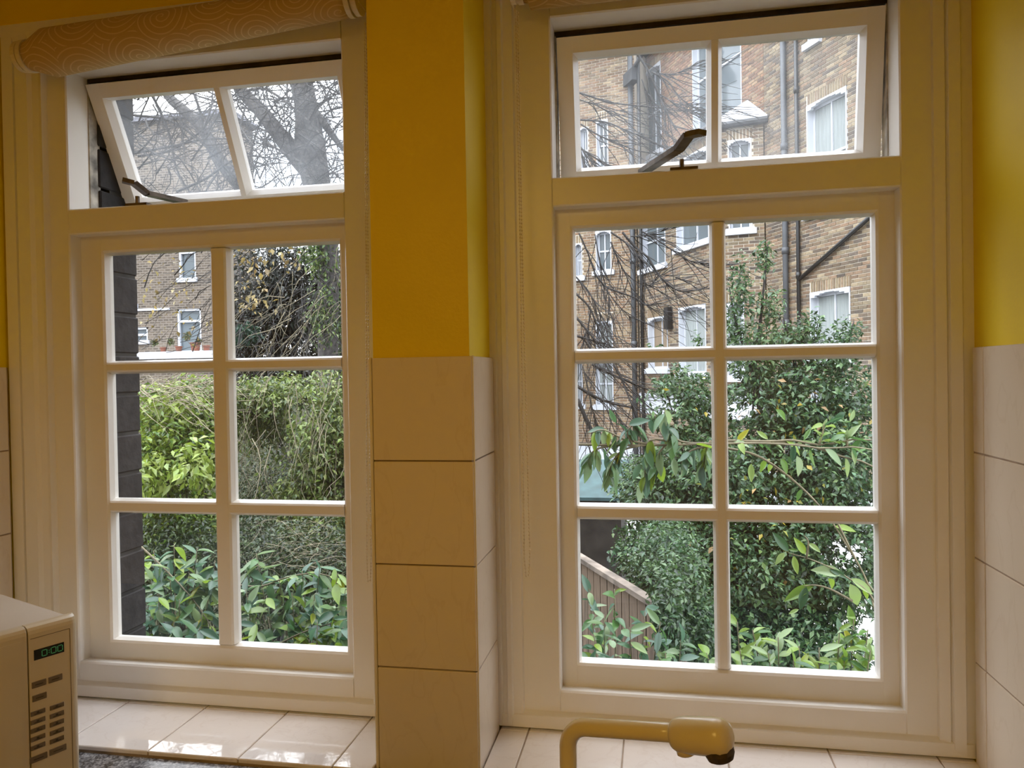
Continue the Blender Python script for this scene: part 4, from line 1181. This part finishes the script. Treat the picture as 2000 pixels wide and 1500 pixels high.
YT2 = 11.6
lt = bt
k2 = px(400, 300, YT2)
limb(lt, [at(636, 466, YT), at(580, 446, YT + .2), at(512, 408, YT2), at(455, 345, YT2), at(425, 305, YT2), at(395, 250, YT2), at(358, 215, YT2), at(328, 186, YT2), at(290, 120, YT2)],
     [16 * k2, 14 * k2, 14 * k2, 14 * k2, 12 * k2, 11 * k2, 10.5 * k2, 9 * k2, 7 * k2], 'bough', M['bark'], 9)
for poly in ([(258, 225), (330, 235), (390, 275), (440, 330)], [(262, 300), (340, 285), (400, 272), (470, 272)], [(300, 190), (330, 260), (345, 330), (372, 378)], [(380, 185), (395, 230), (400, 265), (440, 200)], [(270, 305), (330, 295), (390, 258), (420, 215)], [(345, 375), (400, 350), (440, 322), (475, 300)]):
    limb(lt, [at(u, v, YT2 - 1) for u, v in poly], [2.6 * k2, 2.3 * k2, 1.9 * k2, 1.3 * k2], 'branch', M['stem_dark'], 5)
q = MB(); twigs(q, 120, 225, 480, 150, 385, YT2 - 2.5, YT2 + .5, (50, 170), (.009, .018)); twigs(q, 150, 225, 480, 200, 390, YT2 - 1.5, YT2 + .5, (20, 70), (.005, .010))
twigs(q, 40, 256, 420, 470, 690, 6.5, 8.5, (60, 190), (.003, .009), -.5, .6); q.build('twigs', M['stem_dark'], lt, kind='stuff')
foliage(lt, [(330, 560, 8, 70, 70), (370, 640, 8, 50, 40), (290, 640, 8, 40, 40)], 90, .07, .6, [(.50, .36, .10), (.52, .42, .18), (.33, .24, .1)], .4, 'leaves')

# dark conifers and hedge behind
cn = empty('dark_conifer', (at(540, 600, 17).x, 17, GZ)); tag(cn, 'dark dense conifer filling the gap beside the far brown building', 'tree')
limb(cn, [(at(540, 600, 17).x, 17.6, GZ), at(535, 560, 17.6), at(530, 450, 17.6)], [.22, .18, .05], 'trunk', M['bark'])
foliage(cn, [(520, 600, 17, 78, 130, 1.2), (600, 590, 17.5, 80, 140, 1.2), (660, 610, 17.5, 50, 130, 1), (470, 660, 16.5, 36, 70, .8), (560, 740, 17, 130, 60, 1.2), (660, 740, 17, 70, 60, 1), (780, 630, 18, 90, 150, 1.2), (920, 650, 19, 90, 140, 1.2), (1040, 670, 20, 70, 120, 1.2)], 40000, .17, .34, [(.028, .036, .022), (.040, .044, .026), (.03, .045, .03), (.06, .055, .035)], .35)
foliage(cn, [(478, 655, 15.5, 30, 22, .4)], 700, .16, .3, [(.05, .13, .07), (.04, .1, .06)], .3, 'green_sprays')

# ---------------------------------------------------------------- shrubs, left window
def shrub(name, label, root, blobs, n, ln, ratio, pal, stems=6, droop=.2, cat='shrub', shell=.45, gaps=()):
    o = empty(name, (at(root[0], 900, root[1]).x, root[1], GZ)); tag(o, label, cat)
    for i in range(stems):
        bl = RND.choice(blobs); tip = at(bl[0] + RND.uniform(-.6, .6) * bl[3], bl[1] - RND.uniform(-.2, .7) * bl[4], bl[2])
        b0 = Vector(o.location) + Vector((RND.uniform(-.25, .25), RND.uniform(-.2, .2), 0))
        limb(o, wig(b0, tip, 4, .05), [.022, .018, .014, .010, .005], 'stem', M['stem_dark'], 5, 2)
    foliage(o, blobs, n, ln, ratio, pal, droop, shell=shell, gaps=gaps)
    return o
LIME = [(.34, .46, .05), (.26, .40, .05), (.44, .54, .10), (.18, .31, .05), (.10, .2, .04)]
OLIVE = [(.30, .42, .08), (.24, .32, .08), (.30, .34, .10), (.16, .24, .06), (.10, .16, .05), (.36, .42, .12)]
DEEP = [(.05, .12, .04), (.09, .19, .06), (.15, .27, .09), (.035, .08, .03), (.20, .33, .14), (.12, .24, .12)]
b1 = shrub('lime_shrub', 'bright lime-green broadleaf shrub in the middle panes of the left window', (330, 4.3),
           [(330, 815, 4.6, 100, 75, .5), (300, 900, 4.1, 62, 80, .5), (385, 870, 4.4, 55, 90, .5), (330, 1010, 4.3, 110, 90, .5), (400, 770, 4.8, 50, 40, .4)], 11000, .058, .48, LIME, 8)
foliage(b1, [(380, 910, 3.7, 45, 60, .2), (290, 930, 3.6, 40, 55, .2), (330, 800, 4.2, 70, 30, .2)], 420, .085, .42, [(.42, .55, .08), (.34, .48, .07), (.5, .6, .16)], .35, 'front_leaves')
q = MB(); twigs(q, 130, 250, 425, 742, 800, 4.0, 4.5, (30, 110), (.002, .005), 0.2, .8, 1); q.build('dry_vines', M['vine'], b1, kind='stuff')
b2 = shrub('ivy_thicket', 'olive-green thicket of ivy and hanging vines right of the lime shrub', (570, 5.2),
           [(540, 775, 5.4, 90, 45, .5), (640, 850, 5.1, 62, 130, .5), (520, 850, 5.6, 70, 60, .4), (600, 940, 5.2, 90, 80, .5), (480, 800, 5.2, 40, 60, .4), (640, 1010, 5, 90, 60, .5), (770, 870, 5.4, 90, 140, .6), (900, 890, 5.8, 100, 140, .6), (1010, 910, 6.2, 80, 130, .6)], 46000, .050, .5, OLIVE, 8, .4, gaps=[(520, 905, 55, 60), (590, 800, 18, 30)])
q = MB(); twigs(q, 60, 470, 680, 720, 900, 4.5, 5.0, (60, 200), (.002, .005), 1.7, .45, 1); q.build('dry_vines', M['vine'], b2, kind='stuff')
b3 = shrub('dark_hedge', 'dark shaded hedge low behind the leafy plants of the left window', (460, 4.0),  # its far clump puts the thicket's inner shade into dark leaf colour
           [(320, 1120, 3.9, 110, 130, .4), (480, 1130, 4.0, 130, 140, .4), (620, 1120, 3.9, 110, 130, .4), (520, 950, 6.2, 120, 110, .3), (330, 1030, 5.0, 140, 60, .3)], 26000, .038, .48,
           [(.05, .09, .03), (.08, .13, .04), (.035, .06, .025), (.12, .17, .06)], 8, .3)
q = MB(); twigs(q, 45, 470, 690, 1000, 1110, 3.3, 3.6, (40, 130), (.0012, .0024), -.3, .7, 2); q.build('dry_stems', M['vine'], b3, kind='stuff')

# ---------------------------------------------------------------- big evergreen shrub, right window
GAPS = [(1648, 1085, 50, 30), (1448, 803, 30, 18), (1593, 775, 16, 14), (1285, 790, 50, 22), (1540, 880, 14, 12), (1505, 920, 16, 12), (1662, 770, 12, 8), (1322, 826, 26, 10)]
eg = shrub('evergreen_shrub', 'tall dark evergreen shrub with small leaves filling the right panes of the right window', (1480, 5.0),
           [(1560, 780, 5.2, 165, 75, .6), (1330, 790, 5.2, 75, 75, .5), (1480, 690, 5.1, 70, 60, .4, .5), (1625, 695, 5.1, 58, 40, .4, .6), (1470, 600, 5.1, 42, 60, .3, .07), (1550, 670, 5.2, 50, 44, .4, .5),
            (1600, 900, 5.0, 140, 110, .7), (1420, 920, 5.0, 150, 100, .7), (1290, 950, 5.1, 100, 80, .6), (1300, 1080, 4.9, 105, 90, .6), (1450, 1090, 4.8, 150, 130, .7), (1620, 1080, 4.8, 130, 130, .7),
            (1340, 1200, 4.6, 90, 100, .6), (1500, 1240, 4.6, 190, 100, .7)], 85000, .049, .5, DEEP + DEEP + [(.20, .30, .10), (.10, .22, .10)], 16, .25, gaps=GAPS)
foliage(eg, [(1330, 1150, 3.0, 55, 110, .35), (1300, 1060, 3.4, 60, 60, .35), (1370, 1240, 2.9, 60, 80, .3), (1255, 1090, 3.6, 30, 40, .2), (1308, 1225, 2.0, 32, 95, .14), (1300, 1150, 2.6, 34, 50, .18), (1268, 1118, 2.6, 16, 22, .1)], 8600, .034, .5, DEEP, .25, 'low_sprays')
foliage(eg, [(1445, 560, 5.1, 24, 70, .15), (1492, 505, 5.1, 22, 42, .15), (1505, 600, 5.1, 30, 40, .2), (1655, 650, 5.0, 34, 30, .2), (1430, 640, 5.1, 30, 50, .2), (1580, 640, 5.1, 30, 40, .2), (1362, 668, 5.1, 12, 20, .1), (1280, 690, 5.1, 26, 18, .1)], 1800, .045, .45, DEEP, .15, 'top_sprays')
foliage(eg, [(1550, 800, 4.6, 160, 80, .2), (1360, 770, 4.7, 60, 50, .2), (1450, 1020, 4.3, 150, 150, .2), (1600, 950, 4.4, 120, 60, .2)], 90, .055, .5, [(.55, .42, .05), (.45, .45, .08), (.5, .3, .1)], .3, 'yellowing_leaves')
for poly in ([(1478, 760), (1462, 700), (1440, 640), (1424, 560)], [(1470, 740), (1484, 640), (1492, 560), (1500, 476)], [(1560, 740), (1548, 690), (1530, 620)], [(1640, 740), (1650, 690), (1668, 628)]):
    limb(eg, [at(u, v, 5.1) for u, v in poly], [.018, .014, .010, .004], 'stem', M['stem_dark'], 5)

# ---------------------------------------------------------------- bare branches in front of the terrace
Z1 = lambda L_: [(1070 + x / 4.69, 40 + y / 4.69) for x, y in L_]
Z2 = lambda L_: [(1100 + x / 4.84, 400 + y / 4.84) for x, y in L_]
Z3 = lambda L_: [(1100 + x / 4.69, 690 + y / 4.69) for x, y in L_]
BR = [(Z1([(250, 650), (400, 700), (560, 750), (760, 775), (1000, 800), (1200, 825), (1430, 815)]), 2.2), (Z1([(760, 230), (900, 430), (990, 620), (1060, 780), (1130, 930), (1180, 1010)]), 2.6),
      (Z1([(950, 470), (1100, 560), (1180, 670), (1300, 780), (1420, 800)]), 1.7), (Z1([(270, 910), (520, 930), (700, 1000), (900, 1080), (1080, 1170)]), 2.0),
      (Z1([(300, 950), (480, 1060), (700, 1150), (850, 1200), (1100, 1230), (1430, 1270)]), 1.7), (Z1([(270, 720), (450, 780), (560, 830), (700, 820)]), 1.3),
      (Z1([(280, 1160), (420, 1250), (560, 1340)]), 2.2), (Z1([(860, 540), (940, 760), (1000, 960), (1040, 1090)]), 1.2), (Z1([(1030, 680), (1200, 780), (1350, 840), (1430, 860)]), 1.3),
      (Z1([(960, 480), (1150, 490), (1300, 430), (1450, 390)]), 1.1), (Z1([(290, 1150), (330, 1290), (380, 1390)]), 1.6), (Z1([(300, 1160), (400, 1300), (500, 1390)]), 1.6),
      (Z2([(560, 260), (660, 380), (800, 500), (900, 660), (1000, 760), (1120, 820), (1280, 800), (1370, 770)]), 2.4), (Z2([(120, 840), (240, 960), (310, 1110), (390, 1270), (470, 1360)]), 2.4),
      (Z2([(110, 1235), (270, 1280), (400, 1310)]), 2.6), (Z2([(290, 640), (400, 770), (540, 830), (680, 880), (780, 945), (930, 930)]), 2.2),
      (Z2([(150, 270), (230, 450), (300, 640), (420, 820), (530, 960), (650, 1080)]), 1.8), (Z2([(450, 260), (620, 380), (700, 480), (740, 540)]), 1.8),
      (Z2([(120, 680), (240, 820), (330, 990), (400, 1150), (430, 1300)]), 1.6), (Z2([(300, 280), (340, 520), (380, 700), (430, 850), (430, 1040)]), 1.3),
      (Z2([(740, 250), (900, 340), (1060, 450), (1200, 530), (1370, 550)]), 1.5), (Z2([(450, 350), (500, 480), (570, 620), (640, 780), (660, 900)]), 1.7),
      (Z2([(120, 1060), (220, 1180), (330, 1330), (380, 1480)]), 2.6), (Z2([(260, 990), (230, 1180), (180, 1330)]), 1.8), (Z2([(740, 720), (820, 760), (940, 660), (1200, 730)]), 1.0), (Z2([(640, 300), (760, 290), (1100, 210)]), 1.2),
      (Z3([(100, 285), (280, 390), (450, 460), (640, 500)]), 3.4), (Z3([(260, 100), (400, 170), (560, 240), (720, 310), (820, 350)]), 2.6), (Z3([(460, 100), (540, 250), (590, 380), (640, 500)]), 2.4),
      (Z3([(130, 420), (220, 620), (300, 760), (420, 850)]), 4.6), (Z3([(180, 120), (230, 350), (280, 560), (300, 700)]), 1.2), (Z3([(190, 170), (320, 330), (470, 520), (540, 670)]), 1.2)]
br0 = at(1110, 900, 6.2)
bs = empty('bare_branches', (br0.x, br0.y, GZ)); tag(bs, 'leafless small tree with fine dark branches fanning across the terrace, right window', 'tree')
limb(bs, [(br0.x - .25, br0.y, GZ), at(1085, 1000, 6.2), at(1075, 800, 6.2), at(1070, 600, 6.2), at(1062, 300, 6.2), at(1075, 60, 6.2)], [.07, .06, .055, .05, .04, .02], 'trunk', M['stem_dark'])
q = MB()
for poly, wd_ in BR:
    kk = px(1250, 600, 6.2); Yb = 6.2 + RND.uniform(-.5, .5)
    n_ = len(poly); out = limb(bs, [at(u, v, Yb) for u, v in poly], [wd_ * kk * (1.0 - .55 * i / (n_ - 1)) for i in range(n_)], 'branch', M['stem_dark'], 5)
    for _ in range(17):
        i = RND.randint(1, len(out) - 2); d_ = (out[i + 1] - out[i]).normalized(); sv = Vector((RND.uniform(-1, 1), RND.uniform(-.5, .5), RND.uniform(-.9, .5))); e_ = (d_ + sv * .75).normalized()
        q.tube(wig(out[i], out[i] + e_ * RND.uniform(.15, .85), 5, .08), [.0050, .0045, .004, .0034, .0028, .002], 3, cap=False)
q.build('twigs', M['stem_dark'], bs, kind='stuff')

# ---------------------------------------------------------------- near plants with large leaves
def leaf_mesh(curl, fold, wr, seed):
    rr = random.Random(seed); me = bpy.data.meshes.new('leaf'); vs, fs = [], []; n = 7
    for i in range(n + 1):
        t = i / n; wd_ = wr * (math.sin(math.pi * t ** .85) ** .9) * .5 if 0 < i < n else 0.0
        zc_ = -curl * t * t; wv = .03 * math.sin(t * 9 + seed)
        vs += [(t, wd_, zc_ + wd_ * fold + wv * wd_), (t, 0, zc_), (t, -wd_, zc_ + wd_ * fold - wv * wd_)]
    for i in range(n):
        a = i * 3; fs += [(a, a + 1, a + 4, a + 3), (a + 1, a + 2, a + 5, a + 4)]
    me.from_pydata(vs, [], fs)
    for p in me.polygons: p.use_smooth = True
    return me
LEAF = {}
for key in ('leaf_cool', 'leaf_lime'):
    LEAF[key] = []
    for i, (cu, fo, wr) in enumerate(((.12, .45, .36), (.28, .55, .40), (.02, .7, .30), (.40, .35, .42), (-.06, .5, .34))):
        me = leaf_mesh(cu, fo, wr, i); me.materials.append(M[key]); LEAF[key].append(me)
def add_leaf(par, base, d_, up, ln, key):
    d_ = Vector(d_).normalized(); s_ = Vector(up).cross(d_)
    if s_.length < 1e-4: s_ = Vector((1, 0, 0)).cross(d_)
    s_.normalize(); n_ = d_.cross(s_)
    o = bpy.data.objects.new('leaf', RND.choice(LEAF[key])); COL.objects.link(o); o.parent = par
    b_ = Vector(base) - Vector(par['_org'])
    o.matrix_basis = Matrix(((d_.x, s_.x, n_.x, b_.x), (d_.y, s_.y, n_.y, b_.y), (d_.z, s_.z, n_.z, b_.z), (0, 0, 0, 1))) @ Matrix.Diagonal((ln, ln, ln, 1))
    return o
def near_plant(name, label, root, stems, per, ln, key, droop=.6, explicit=(), rad=.0035, lo_t=.25, mstem=None, from_t=.80):
    Y0 = root[1]; o = empty(name, (at(root[0], 1200, Y0).x, Y0, GZ)); tag(o, label, 'plant')
    for st_ in stems:
        if len(st_) == 1: # stem from the ground to a tip
            u, v, Y = st_[0]; tip = at(u, v, Y); b0 = Vector(o.location) + Vector((RND.uniform(-.12, .12), RND.uniform(-.06, .06), 0))
            mid = b0.lerp(tip, .62) + Vector(((b0.x - tip.x) * .25, 0, .25 * abs(tip.x - b0.x)))
            ctrl = [b0, b0.lerp(mid, .55), mid, mid.lerp(tip, .6) + Vector((0, 0, .03)), tip]; t0 = from_t
        else: ctrl = [at(*p) for p in st_]; t0 = lo_t
        out = limb(o, ctrl, [rad * (1.5 - 1.0 * i / (len(ctrl) - 1)) for i in range(len(ctrl))], 'stem', mstem or M['stem'], 5)
        m_ = len(out) - 1
        for j in range(per):
            t = t0 + (1 - t0) * (j + RND.uniform(0, .9)) / per; f_ = min(t, .999) * m_; i = int(f_); p = out[i].lerp(out[min(i + 1, m_)], f_ - i)
            ax_ = (out[min(i + 1, m_)] - out[max(i - 1, 0)]).normalized()
            side = Vector((RND.uniform(-1, 1), RND.uniform(-1, 1), RND.uniform(-.3, .5)))
            d_ = ax_ * RND.uniform(.1, .7) + side * .8 + Vector((0, 0, -1)) * droop * RND.uniform(.2, 1.5)
            add_leaf(o, p, d_, Vector((RND.uniform(-.5, .5), RND.uniform(-.9, .2), 1)), ln * RND.uniform(.65, 1.2), key)
    for (bu, bv, tu, tv, Y) in explicit:
        p, q_ = at(bu, bv, Y), at(tu, tv, Y + RND.uniform(-.04, .04)); d_ = q_ - p
        add_leaf(o, p, d_, Vector((RND.uniform(-.4, .4), -1.0, .7)), d_.length, key)
    return o
# right window
Yn = 1.75
near_plant('leafy_branch', 'cluster of long drooping green leaves in the middle left pane of the right window', (1250, Yn),
           [[(1120, 868, Yn), (1250, 870, Yn), (1388, 867, Yn), (1500, 866, Yn + .05), (1600, 875, Yn + .1), (1740, 900, Yn + .1), (1900, 1150, Yn + .1), (1940, 2000, Yn)],
            [(1388, 867, Yn), (1330, 862, Yn), (1305, 838, Yn), (1298, 800, Yn)], [(1330, 866, Yn), (1270, 860, Yn), (1262, 900, Yn), (1258, 945, Yn)], [(1270, 868, Yn), (1220, 858, Yn), (1180, 840, Yn), (1155, 845, Yn)],
            [(1250, 870, Yn), (1215, 880, Yn), (1195, 905, Yn), (1190, 930, Yn)], [(1400, 868, Yn), (1350, 880, Yn), (1330, 905, Yn)], [(1388, 860, Yn), (1378, 885, Yn), (1370, 915, Yn)], [(1200, 869, Yn), (1160, 880, Yn), (1145, 910, Yn)],
            [(1300, 868, Yn), (1285, 890, Yn), (1280, 925, Yn)], [(1235, 868, Yn), (1225, 845, Yn), (1240, 825, Yn)]], 11, .085, 'leaf_cool', 1.3,
           [(1203, 826, 1190, 798, Yn), (1228, 830, 1264, 815, Yn), (1268, 815, 1276, 848, Yn), (1314, 862, 1312, 900, Yn), (1316, 895, 1320, 930, Yn), (1300, 800, 1310, 838, Yn), (1184, 888, 1186, 920, Yn), (1206, 892, 1203, 925, Yn),
            (1260, 930, 1265, 975, Yn), (1280, 900, 1302, 945, Yn), (1250, 905, 1236, 938, Yn), (1378, 895, 1372, 925, Yn), (1165, 885, 1172, 922, Yn)], from_t=.86)
near_plant('leafy_shoot', 'long arching stems with narrow leaves crossing the middle right pane of the right window', (1600, 2.0),
           [[(1400, 861, 2.0), (1480, 864, 2.0), (1560, 868, 2.0), (1640, 890, 2.0), (1730, 935, 2.0), (1850, 1150, 2.0), (1880, 1900, 1.9)], [(1400, 860, 2.0), (1500, 862, 2.0), (1550, 860, 2.0), (1600, 869, 2.0), (1740, 880, 2.0), (1870, 1150, 2.0), (1890, 1900, 1.9)],
            [(1400, 872, 2.05), (1465, 885, 2.05), (1510, 908, 2.05), (1565, 952, 2.05), (1610, 1000, 2.05), (1650, 1060, 2.05), (1700, 1160, 2.1), (1740, 1400, 2.1), (1750, 1900, 2.1)], [(1600, 868, 2.0), (1607, 845, 2.0), (1610, 828, 2.0)], [(1655, 872, 2.0), (1654, 845, 2.0)]],
           9, .078, 'leaf_lime', .5,
           [(1467, 905, 1468, 942, 2.0), (1525, 895, 1540, 925, 2.0), (1556, 890, 1566, 932, 2.0), (1665, 875, 1670, 908, 2.0), (1440, 862, 1462, 838, 2.0), (1500, 858, 1478, 842, 2.0), (1570, 860, 1585, 835, 2.0), (1515, 800, 1540, 820, 2.1), (1650, 805, 1628, 822, 2.1), (1668, 800, 1660, 824, 2.1)], rad=.0042, lo_t=.02, mstem=M['stem'])
near_plant('sparse_shoot', 'sparse shoot with a few large pale leaves in the bottom right pane', (1760, 1.35),
           [[(1830, 2000, 1.4), (1790, 1420, 1.4), (1716, 1190, 1.35), (1655, 1128, 1.35), (1590, 1095, 1.35), (1540, 1080, 1.35)], [(1665, 1174, 1.35), (1620, 1150, 1.35), (1590, 1143, 1.35), (1570, 1145, 1.35)], [(1575, 1092, 1.35), (1579, 1060, 1.35), (1570, 1045, 1.35)],
            [(1630, 1010, 1.5), (1662, 1075, 1.5), (1695, 1140, 1.5), (1740, 1260, 1.5), (1780, 1900, 1.5)]], 0, .08, 'leaf_lime', .5,
           [(1540, 1078, 1510, 1039, 1.35), (1532, 1080, 1515, 1100, 1.35), (1572, 1082, 1555, 1052, 1.35), (1550, 1085, 1558, 1122, 1.35), (1560, 1076, 1540, 1073, 1.35), (1580, 1062, 1602, 1076, 1.35), (1645, 1122, 1588, 1108, 1.35), (1620, 1112, 1655, 1130, 1.35),
            (1590, 1143, 1530, 1175, 1.35), (1575, 1146, 1562, 1192, 1.35), (1660, 1140, 1684, 1190, 1.35), (1662, 1130, 1708, 1160, 1.35), (1617, 1130, 1634, 1156, 1.35), (1582, 1086, 1566, 1078, 1.36), (1560, 1190, 1540, 1200, 1.5), (1548, 1195, 1550, 1208, 1.5)], rad=.0030)
near_plant('leafy_plant', 'mixed pale green leaves along the sill line of the bottom right pane', (1560, 1.2),
           [[(1440, 1215, 1.3)], [(1470, 1230, 1.25)], [(1520, 1245, 1.2)], [(1445, 1270, 1.2)], [(1500, 1275, 1.15)], [(1560, 1262, 1.15)], [(1600, 1265, 1.15)], [(1640, 1225, 1.25)], [(1668, 1205, 1.25)], [(1695, 1230, 1.2)], [(1700, 1270, 1.15)], [(1650, 1270, 1.15)], [(1380, 1275, 1.2)], [(1550, 1290, 1.1)], [(1620, 1295, 1.1)]],
           15, .068, 'leaf_lime', .35, from_t=.84)
near_plant('leafy_plant', 'blue-green leaves low in the bottom left pane, before the board fence', (1230, 1.6),
           [[(1150, 1150, 1.8)], [(1200, 1150, 1.8)], [(1180, 1200, 1.6)], [(1260, 1195, 1.6)], [(1160, 1240, 1.5)], [(1230, 1225, 1.5)], [(1290, 1215, 1.5)], [(1330, 1250, 1.5)], [(1200, 1265, 1.4)], [(1300, 1275, 1.4)], [(1150, 1285, 1.4)]], 15, .078, 'leaf_cool', .5)
# left window
near_plant('leafy_plant', 'large-leaved green plant in the bottom left pane of the left window', (350, 1.7),
           [[(300, 1075, 1.9)], [(340, 1062, 1.9)], [(385, 1070, 1.8)], [(420, 1095, 1.8)], [(290, 1110, 1.8)], [(330, 1110, 1.7)], [(370, 1120, 1.7)], [(410, 1140, 1.7)], [(275, 1170, 1.7)], [(310, 1165, 1.6)], [(350, 1170, 1.6)], [(395, 1190, 1.6)], [(290, 1215, 1.6)], [(340, 1215, 1.5)], [(390, 1225, 1.5)],
            [(262, 1055, 1.75), (320, 1110, 1.7), (380, 1175, 1.65), (435, 1260, 1.6)], [(350, 1175, 1.7), (390, 1145, 1.7), (440, 1130, 1.7)]], 18, .100, 'leaf_cool', .7)
near_plant('leafy_plant', 'broad-leaved arching plant in the bottom right pane of the left window', (580, 1.8),
           [[(480, 1095, 2.0)], [(500, 1080, 2.0)], [(545, 1130, 1.9)], [(590, 1115, 1.9)], [(625, 1105, 1.8)], [(660, 1120, 1.8)], [(675, 1150, 1.8)], [(480, 1150, 1.8)], [(520, 1165, 1.8)], [(570, 1160, 1.8)], [(615, 1160, 1.7)], [(655, 1180, 1.7)], [(500, 1215, 1.7)], [(560, 1215, 1.7)], [(620, 1215, 1.6)], [(670, 1225, 1.6)],
            [(460, 1142, 1.9), (510, 1145, 1.9), (560, 1128, 1.9), (620, 1120, 1.9), (690, 1140, 1.9)], [(540, 1260, 1.7), (600, 1232, 1.7), (690, 1205, 1.7)]], 17, .102, 'leaf_cool', .8)

# ---------------------------------------------------------------- potted plants on the far balcony
for i, (u, sc_) in enumerate(((333, 1.0), (366, 1.5), (388, 1.0), (302, .9))):
    p = at(u, 690, 33.5); zb_ = BALZ - .025
    o = empty('potted_plant', (p.x, 34.2, zb_)); lab = ['small terracotta pot with a low bush at the middle of the far balcony ledge', 'largest terracotta pot with a round bush on the far balcony, beside the white door', 'terracotta pot on the far balcony ledge, in front of the white door', 'small terracotta pot on the far balcony nearest the low square window'][i]
    tag(o, lab, 'plant', 'pots on the far balcony ledge')
    q = MB(); r_ = .17 * sc_; q.tube([(p.x, 34.2, zb_), (p.x, 34.2, zb_ + r_ * 1.6), (p.x, 34.2, zb_ + r_ * 1.7), (p.x, 34.2, zb_ + r_ * 2)], [r_ * .7, r_ * .95, r_ * 1.1, r_ * 1.1], 12); q.build('pot', M['terracotta'], o)
    foliage(o, [(u, 690 - (r_ * 2 + .25 * sc_) / px(u, 690, 33.5), 34.2, 7 * sc_, 7 * sc_, .17)], 140, .14, .45, [(.14, .2, .07), (.28, .22, .1), (.2, .24, .1)], .1)
